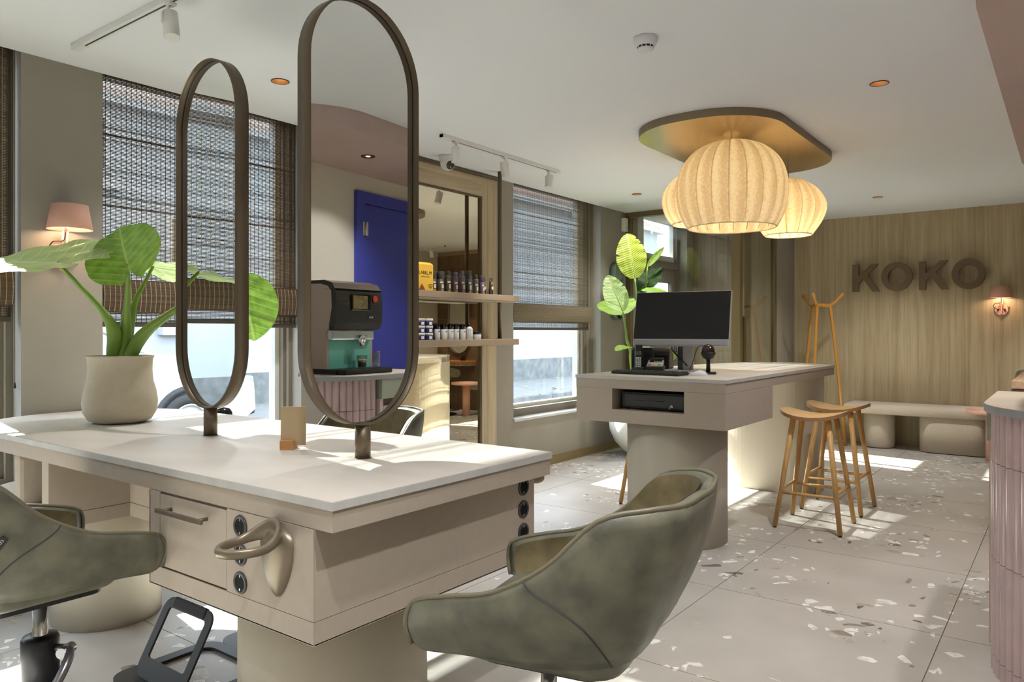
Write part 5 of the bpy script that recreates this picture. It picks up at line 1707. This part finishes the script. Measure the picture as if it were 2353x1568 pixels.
MB().prism(door_p, -W2 - .002, W2 + .002, Mxz).build('front_door', M_CMK, cf)
MB().box(-.072, .03, -W2 - .003, W2 + .003, .513, .5135).build('door_joint', M_BLACKG, cf)
cap_p = [(-.066, .505), (-.035, .550), (.03, .567), (.2, .567), (.2, .563), (.03, .563), (-.033, .546), (-.062, .505)]
MB().prism(cap_p, -W2 - .001, W2 + .001, Mxz).build('bronze_cap', M_CMK2, cf)
NF = face_x(-1)
scr = MB().bbox(-.082, -.072, -.08, .085, .385, .485, .004).build('screen_bezel', M_BLACKG, cf)
MB().box(-.0835, -.0815, -.066, .055, .395, .476).build('screen', mat('menu_screen', (150, 128, 84), .3, noise=.35, nscale=30), cf)
lg = MB().lathe([(.022, 0), (.022, .005)], 8, Matrix.Translation((-.073, .13, .46)) @ face_x(-1))
lg.build('red_badge', mat('red_badge', (196, 60, 46), .4), cf)
for y_, z_ in ((.08, .345), (.10, .345)):
    MB().lathe([(.007, 0), (.007, .004)], 14, Matrix.Translation((-.076, y_, z_)) @ face_x(-1)).build('button', M_STEEL, cf)
MB().bbox(-.025, .1, -W2 + .004, W2 - .02, .205, .266, .01).build('chrome_head', mat('satin_chrome', (190, 192, 196), .25, metal=.8), cf)
MB().box(.012, .02, -W2 + .021, W2 - .021, .03, .205).build('teal_recess', M_TEAL, cf)
MB().lathe([(.03, .0), (.032, -.03), (.02, -.055), (.012, -.075)], 20, Matrix.Translation((-.035, .05, .235))).build('spout', M_CHROME, cf)
MB().bbox(-.07, .42, -W2 - .004, W2 + .006, .0, .030, .006).build('base', M_BLACK, cf)
MB().bbox(-.135, .0, -W2 + .01, W2 + .03, .0, .034, .008).build('drip_tray', M_BLACK, cf)
gm = pane_mat('drinking_glass', (236, 240, 238), 2.0)
gl = thing('coffee_glass', 'glass of latte standing on the drip tray of the coffee machine', 'glass', (-.02, 3.33, .980))
MB().lathe([(.024, 0), (.033, .075), (.0315, .075), (.0225, .003), (.001, .003)], 24).build('glass', gm, gl)
MB().lathe([(.0222, .004), (.0275, .042), (.001, .042)], 24).build('coffee', mat('latte', (140, 92, 52), .4), gl)
MB().lathe([(.0275, .042), (.0285, .050), (.001, .051)], 24).build('foam', mat('milk_foam', (226, 214, 198), .7), gl)
for k in range(2):
    g2 = thing('tumbler', ('lower' if k == 0 else 'upper') + ' empty glass tumbler stacked beside the coffee machine', 'glass', (.06, 3.545, .945 + k * .055), 0, 'stacked tumblers')
    MB().lathe([(.026, 0), (.034, .075), (.032, .075), (.024, .004), (.001, .004)], 24).build('glass', gm, g2)

# ------------------------------------------------------------------ station at the brown tiled wall, seen in the wall mirror
wmr = thing('oval_wall_mirror', 'pill shaped bronze wall mirror on the brown tiled wall', 'mirror', (.07, YB - .02, 1.49))
MB().ring(stadium(.2225, .627, 20), stadium(.216, .62, 20), -.0, .035, RX).build('frame', M_BRZ, wmr)
MB().prism(stadium(.216, .62, 20), .004, .008, RX).build('mirror_glass', M_MIRROR, wmr)
ws = thing('wall_shelf', 'half round oak shelf with ribbed front on the brown tiled wall', 'shelf', (.07, YB - .018, .68))
sp = [(.33 * math.cos(a), -.27 * math.sin(a)) for a in [PI * k / 20 for k in range(21)]]
MB().prism(sp, .055, .08).build('shelf_top', wood('orange_oak', (186, 116, 62), (206, 140, 84), 'x', 3, .5), ws)
MB().prism([(x * .98, y * .98) for x, y in sp], 0, .055).build('ribbed_apron', mat('ribbed_oak', (170, 140, 100), .6, noise=.3, nscale=90, stretch=(1, 1, .05)), ws)
for k, (x, h_) in enumerate(((-.16, .12), (-.11, .10))):
    bt = thing('amber_bottle', ('taller' if k == 0 else 'shorter') + ' dark amber bottle on the oak wall shelf', 'bottle', (.07 + x, YB - .1, .76))
    MB().lathe([(.025, 0), (.025, h_ * .65), (.012, h_ * .8), (.012, h_)], 16).build('body', mat('amber_glass', (60, 36, 20), .2), bt)
    MB().lathe([(.014, h_), (.014, h_ + .02)], 12).build('cap', M_BLACK, bt)
# small clamp lamp arm above the shelf is the pink lamp of the oak wall seen in the mirror

# black hair dryer hung behind the table, only its dome shows over the top
hd = thing('hair_dryer', 'glossy black hair dryer hanging behind the table, only its dome above the top', 'hair dryer', (-3.19, 1.992, .60))
MB().lathe([(.026, 0), (.034, .03), (.041, .10), (.043, .19), (.040, .222), (.028, .240), (.001, .247)], 28).build('barrel', M_BLACKG, hd)
MB().tube([(0, .03, .12), (0, .09, .10), (.0, .14, .06)], [.02, .018, .015], 12).build('handle', M_BLACKG, hd)
MB().lathe([(.0435, .185), (.0435, .197)], 28).build('filter_ring', M_STEEL, hd)
MB().ring(circ(0, 0, .052, 24), circ(0, 0, .044, 24), .10, .112).box(-.02, .02, -.053, -.046, .08, .13).build('hanger', M_BRZ, hd)
# cable coil on the cubby shelf
cc = thing('cable_coil', 'coiled dark blue appliance cable on the open shelf end under the table', 'cable', (-3.60, 1.33, .545))
rn = random.Random(3)
pts = []
for k in range(90):
    a = k / 90 * 2 * PI * 4.5
    r = .085 + .02 * math.sin(a * .37)
    pts.append((r * math.cos(a) * .9 + .01 * math.sin(a * .5), .03 * math.sin(a * .7), .105 + r * math.sin(a) * (1 - .1 * (k % 7) / 7)))
MB().tube(pts, .0045, 7).build('cable', mat('navy_cable', (44, 48, 66), .3), cc)
MB().tube([(-.1, .02, .01), (.0, .03, .008), (.11, -.02, .008)], .0045, 7).build('cable_tail', mat('navy_cable', (44, 48, 66), .3), cc)
# ------------------------------------------------------------------ plants
def leaf_mat(name, c1, c2, vein, freq, slope, transl=.35):
    m = bpy.data.materials.new(name); m.use_nodes = True
    nt = m.node_tree; L = nt.links
    b = nt.nodes['Principled BSDF']; out = nt.nodes['Material Output']
    uv = nt.nodes.new('ShaderNodeUVMap')
    sep = nt.nodes.new('ShaderNodeSeparateXYZ'); L.new(uv.outputs[0], sep.inputs[0])
    ab = nt.nodes.new('ShaderNodeMath'); ab.operation = 'ABSOLUTE'; L.new(sep.outputs[0], ab.inputs[0])
    m1 = nt.nodes.new('ShaderNodeMath'); m1.operation = 'MULTIPLY_ADD'; m1.inputs[1].default_value = -slope
    L.new(ab.outputs[0], m1.inputs[0]); L.new(sep.outputs[1], m1.inputs[2])
    m2 = nt.nodes.new('ShaderNodeMath'); m2.operation = 'MULTIPLY'; m2.inputs[1].default_value = freq
    L.new(m1.outputs[0], m2.inputs[0])
    sn = nt.nodes.new('ShaderNodeMath'); sn.operation = 'SINE'; L.new(m2.outputs[0], sn.inputs[0])
    sv = nt.nodes.new('ShaderNodeMath'); sv.operation = 'GREATER_THAN'; sv.inputs[1].default_value = .965; L.new(sn.outputs[0], sv.inputs[0])
    mid = nt.nodes.new('ShaderNodeMath'); mid.operation = 'LESS_THAN'; mid.inputs[1].default_value = .022; L.new(ab.outputs[0], mid.inputs[0])
    mxv = nt.nodes.new('ShaderNodeMath'); mxv.operation = 'MAXIMUM'; L.new(sv.outputs[0], mxv.inputs[0]); L.new(mid.outputs[0], mxv.inputs[1])
    nz = nt.nodes.new('ShaderNodeTexNoise'); nz.inputs['Scale'].default_value = 5; nz.inputs['Detail'].default_value = 3
    L.new(uv.outputs[0], nz.inputs['Vector'])
    r = nt.nodes.new('ShaderNodeValToRGB')
    r.color_ramp.elements[0].position = .35; r.color_ramp.elements[0].color = lin(c1)
    r.color_ramp.elements[1].position = .65; r.color_ramp.elements[1].color = lin(c2)
    L.new(nz.outputs['Fac'], r.inputs[0])
    mx = nt.nodes.new('ShaderNodeMix'); mx.data_type = 'RGBA'
    ms_ = nt.nodes.new('ShaderNodeMath'); ms_.operation = 'MULTIPLY'; ms_.inputs[1].default_value = .7; L.new(mxv.outputs[0], ms_.inputs[0])
    L.new(ms_.outputs[0], mx.inputs[0]); L.new(r.outputs[0], mx.inputs[6]); mx.inputs[7].default_value = lin(vein)
    L.new(mx.outputs[2], b.inputs['Base Color'])
    b.inputs['Roughness'].default_value = .42
    bu = nt.nodes.new('ShaderNodeBump'); bu.inputs['Strength'].default_value = .35; bu.inputs['Distance'].default_value = .004
    L.new(sn.outputs[0], bu.inputs['Height']); L.new(bu.outputs[0], b.inputs['Normal'])
    tr = nt.nodes.new('ShaderNodeBsdfTranslucent'); L.new(mx.outputs[2], tr.inputs[0])
    ms2 = nt.nodes.new('ShaderNodeMixShader'); ms2.inputs[0].default_value = transl
    L.new(b.outputs[0], ms2.inputs[1]); L.new(tr.outputs[0], ms2.inputs[2]); L.new(ms2.outputs[0], out.inputs[0])
    return m
M_ALO = leaf_mat('elephant_ear_leaf', (108, 146, 52), (132, 168, 70), (168, 190, 110), 40, .55)
M_ALOP = leaf_mat('elephant_ear_leaf_underside', (150, 172, 108), (172, 190, 130), (200, 208, 160), 40, .55)
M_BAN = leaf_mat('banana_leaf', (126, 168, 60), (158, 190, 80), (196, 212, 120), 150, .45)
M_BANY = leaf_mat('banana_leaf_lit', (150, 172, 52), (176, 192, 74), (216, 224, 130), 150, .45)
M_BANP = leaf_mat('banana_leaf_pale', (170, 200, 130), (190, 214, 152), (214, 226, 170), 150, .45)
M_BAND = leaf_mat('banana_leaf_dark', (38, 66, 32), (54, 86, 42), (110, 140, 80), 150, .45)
M_STALK = mat('green_stalk', (124, 156, 62), .4, noise=.1, nscale=8)

def frame_from(base, tip, nrm):
    b = Vector(base); t = Vector(tip)
    y = (t - b); L_ = y.length; y.normalize()
    n = Vector(nrm); n = (n - y * n.dot(y)).normalized()
    x = y.cross(n)
    return b, x, y, n, L_

def heart_leaf(parent, base, tip, nrm, width, m, lobe=.42, fold=.12, droop=.12, wave=.02, name='leaf'):
    """arrow-heart leaf: base = where the stalk meets it, tip = point of the blade, lobes behind the base"""
    b, x, y, n, L_ = frame_from(base, tip, nrm)
    NA, NR = 72, 8
    q = MB()
    vs_ = []; uv = []
    for i in range(NA + 1):
        th = -PI + 2 * PI * i / NA           # 0 = towards the tip, +-pi = notch
        a = abs(th)
        # radius of the blade in leaf lengths
        if a < 2.62:
            tt = a / 2.62
            R = 1.0 * (1 - tt) ** 1.35 + .50 * math.sin(PI * min(1, tt * 1.02)) ** 1.25 * .66 + lobe * 1.08 * tt ** 2.2
        else:
            tt = (a - 2.62) / (PI - 2.62)
            R = lobe * 1.08 * (1 - tt ** 1.4) + .05 * tt
        px, py = math.sin(th), math.cos(th)
        for j in range(NR + 1):
            s = j / NR
            lx = px * R * s * L_ * (width / .62)
            ly = py * R * s * L_
            lz = fold * abs(lx) - droop * (ly / L_) ** 2 * L_ + wave * math.sin(th * 11 + s) * s ** 3 * L_ * .8 + .012 * L_ * math.sin(abs(lx) / L_ * 10 + ly / L_ * 18) * s
            vs_.append(b + x * lx + y * ly + n * lz)
            uv.append((lx / L_, ly / L_))
    fs_ = [(i * (NR + 1) + j, (i + 1) * (NR + 1) + j, (i + 1) * (NR + 1) + j + 1, i * (NR + 1) + j + 1) for i in range(NA) for j in range(NR)]
    q.add(vs_, fs_, True)
    for k, c in enumerate(uv): q.uv[k] = c
    return q.build(name, m, parent)

def blade_leaf(parent, base, tip, nrm, width, m, fold=.15, droop=.15, splits=(), name='leaf'):
    """long oval banana leaf"""
    b, x, y, n, L_ = frame_from(base, tip, nrm)
    NV, NU = 40, 6
    q = MB(); vs_ = []; uv = []
    for i in range(NV + 1):
        v = i / NV
        w = width * (math.sin(PI * min(1, v * .97 + .03)) ** .55) * (1 - .18 * v)
        if v > .999: w = .002
        for j in range(-NU, NU + 1):
            s = j / NU
            ww = w
            for (sv, side) in splits:
                if side * s > 0 and abs(v - sv) < .014: ww = w * .72
            lx = s * ww * L_
            ly = v * L_ + .10 * abs(s) * ww * L_ * (1 - v)
            lz = fold * abs(lx) - droop * v * v * L_ + .010 * L_ * math.sin(v * 30 + abs(s) * 3) * abs(s)
            vs_.append(b + x * lx + y * ly + n * lz)
            uv.append((s * w, v))
    W_ = 2 * NU + 1
    fs_ = [(i * W_ + j, (i + 1) * W_ + j, (i + 1) * W_ + j + 1, i * W_ + j + 1) for i in range(NV) for j in range(2 * NU)]
    q.add(vs_, fs_, True)
    for k, c in enumerate(uv): q.uv[k] = c
    lf_ = q.build(name, m, parent)
    rib = [b + y * (L_ * v) + n * (-droop * v * v * L_ - .002) for v in [k / 12 for k in range(12)]]
    MB().tube(rib, [.006 * (1 - .8 * k / 12) for k in range(12)], 6).build('midrib', M_STALK, lf_)
    return lf_

# elephant ear plant on the styling table
M_POT = mat('sand_ceramic', (198, 186, 166), .6, noise=.03, nscale=30, bump=.05, bscale=200)
PX, PY = -3.161, 1.504
pt_ = thing('elephant_ear_plant', 'elephant ear plant in a bulging sand coloured pot on the styling table', 'plant', (PX, PY, TZ))
MB().lathe([(.001, .002), (.09, .001), (.118, .012), (.138, .045), (.1425, .085), (.136, .13), (.124, .175), (.1205, .22), (.1225, .262), (.128, .272), (.128, .277), (.119, .277), (.117, .262), (.117, .235)], 56).build('pot', M_POT, pt_)
MB().lathe([(.117, .236), (.001, .246)], 32).build('soil', mat('potting_soil', (70, 52, 38), .9, noise=.3, nscale=60, bump=.6, bscale=80), pt_)
O = Vector((PX, PY, TZ))
def lc(v): return v - O
def stalk(parent, pts, radii):
    P_ = catmull([lc(p) for p in pts], 6)
    n_ = len(P_)
    rr = []
    for i in range(n_):
        f = i / (n_ - 1) * (len(radii) - 1); k = min(int(f), len(radii) - 2); u = f - k
        rr.append(radii[k] * (1 - u) + radii[k + 1] * u)
    MB().tube(P_, rr, 12).build('stalk', M_STALK, parent)
s0 = Vector((PX, PY, TZ + .24))
a1 = spot(131, 604, 2.92)
stalk(pt_, [s0 + Vector((-.02, -.02, 0)), spot(262, 765, 3.08), spot(235, 715, 3.05), spot(180, 655, 2.98), a1], [.030, .028, .014, .010, .007])
heart_leaf(pt_, lc(a1), lc(spot(-62, 600, 3.05)), Vector((.12, -.30, .95)), .50, M_ALOP, .44, .10, .02, .02)
a2 = spot(293, 607, 3.0)
stalk(pt_, [s0 + Vector((.01, .0, 0)), spot(288, 760, 3.12), spot(292, 700, 3.08), spot(294, 650, 3.04), a2], [.026, .024, .013, .010, .007])
heart_leaf(pt_, lc(a2), lc(spot(268, 517, 3.08)), Vector((.55, -.80, .22)), .60, M_ALO, .46, .10, .10, .02)
a3 = spot(352, 612, 3.25)
stalk(pt_, [s0 + Vector((.0, .02, 0)), spot(300, 740, 3.18), spot(312, 690, 3.2), spot(332, 650, 3.22), a3], [.022, .018, .012, .008, .006])
heart_leaf(pt_, lc(a3), lc(spot(400, 640, 3.45)), Vector((.5, -.6, .6)), .55, M_ALOP, .4, .14, .1, .02)
a4 = spot(558, 668, 3.05)
stalk(pt_, [s0 + Vector((.03, .01, 0)), spot(322, 778, 3.10), spot(375, 732, 3.08), spot(450, 690, 3.06), a4], [.028, .027, .017, .011, .007])
heart_leaf(pt_, lc(a4), lc(spot(588, 780, 3.0)), Vector((.85, -.30, .40)), .46, M_ALO, .42, .12, .10, .02)

# banana plant in a white round pot behind the reception desk
BX, BY = -3.28, 6.58
bp_ = thing('banana_plant', 'tall banana leaf plant in a round white pot between window and glass screen', 'plant', (BX, BY, 0))
MB().lathe([(.001, .001), (.13, .001), (.16, .006), (.24, .05), (.325, .14), (.375, .25), (.385, .34), (.36, .43), (.31, .49), (.285, .51), (.27, .51), (.27, .46)], 56).build('pot', mat('white_stone_pot', (222, 218, 206), .65, noise=.04, nscale=12), bp_)
MB().lathe([(.272, .462), (.001, .47)], 32).build('soil', MATS['potting_soil'], bp_)
O = Vector((BX, BY, 0))
q0 = Vector((BX, BY, .46))
def bstalk(pts, r0=.018, r1=.007):
    stalk(bp_, [q0 + Vector((random.uniform(-.05, .05), random.uniform(-.05, .05), 0))] + pts, [r0, (r0 + r1) / 2, r1])
b1 = spot(1459, 640, 7.15)
bstalk([spot(1470, 760, 7.2), b1])
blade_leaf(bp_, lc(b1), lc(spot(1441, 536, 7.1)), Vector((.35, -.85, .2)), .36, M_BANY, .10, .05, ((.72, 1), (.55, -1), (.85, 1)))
b2 = spot(1431, 716, 7.0)
bstalk([spot(1446, 800, 7.1), spot(1438, 760, 7.05), b2])
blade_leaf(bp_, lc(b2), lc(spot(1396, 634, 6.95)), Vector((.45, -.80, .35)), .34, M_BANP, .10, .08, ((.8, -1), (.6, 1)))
b3 = spot(1428, 722, 7.05)
blade_leaf(bp_, lc(b3 + Vector((0, 0, -.01))), lc(spot(1410, 668, 7.3)), Vector((.3, -.6, .7)), .62, M_BAN, .10, .3)
b4 = spot(1468, 672, 7.3)
bstalk([spot(1475, 770, 7.25), b4])
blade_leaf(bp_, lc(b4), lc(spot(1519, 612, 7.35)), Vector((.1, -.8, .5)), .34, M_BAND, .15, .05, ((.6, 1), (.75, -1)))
b5 = spot(1474, 668, 7.05)
blade_leaf(bp_, lc(b5), lc(spot(1545, 668, 7.0)), Vector((0, -.35, .9)), .30, M_BAN, .2, .18)
b6 = spot(1488, 612, 7.25)
bstalk([spot(1478, 760, 7.25), b6])
blade_leaf(bp_, lc(b6), lc(spot(1526, 568, 7.2)), Vector((.6, -.6, .4)), .14, M_BAN, .3, .05)
b7 = spot(1448, 798, 7.0)
bstalk([spot(1452, 850, 7.1), b7])
blade_leaf(bp_, lc(b7), lc(spot(1418, 792, 6.85)), Vector((.0, -.75, .6)), .34, M_BAN, .1, .3)
b8 = spot(1490, 842, 7.1)
bstalk([spot(1480, 880, 7.15), b8])
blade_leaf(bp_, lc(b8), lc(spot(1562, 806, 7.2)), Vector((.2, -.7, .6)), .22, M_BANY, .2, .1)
b9 = spot(1470, 800, 7.1)
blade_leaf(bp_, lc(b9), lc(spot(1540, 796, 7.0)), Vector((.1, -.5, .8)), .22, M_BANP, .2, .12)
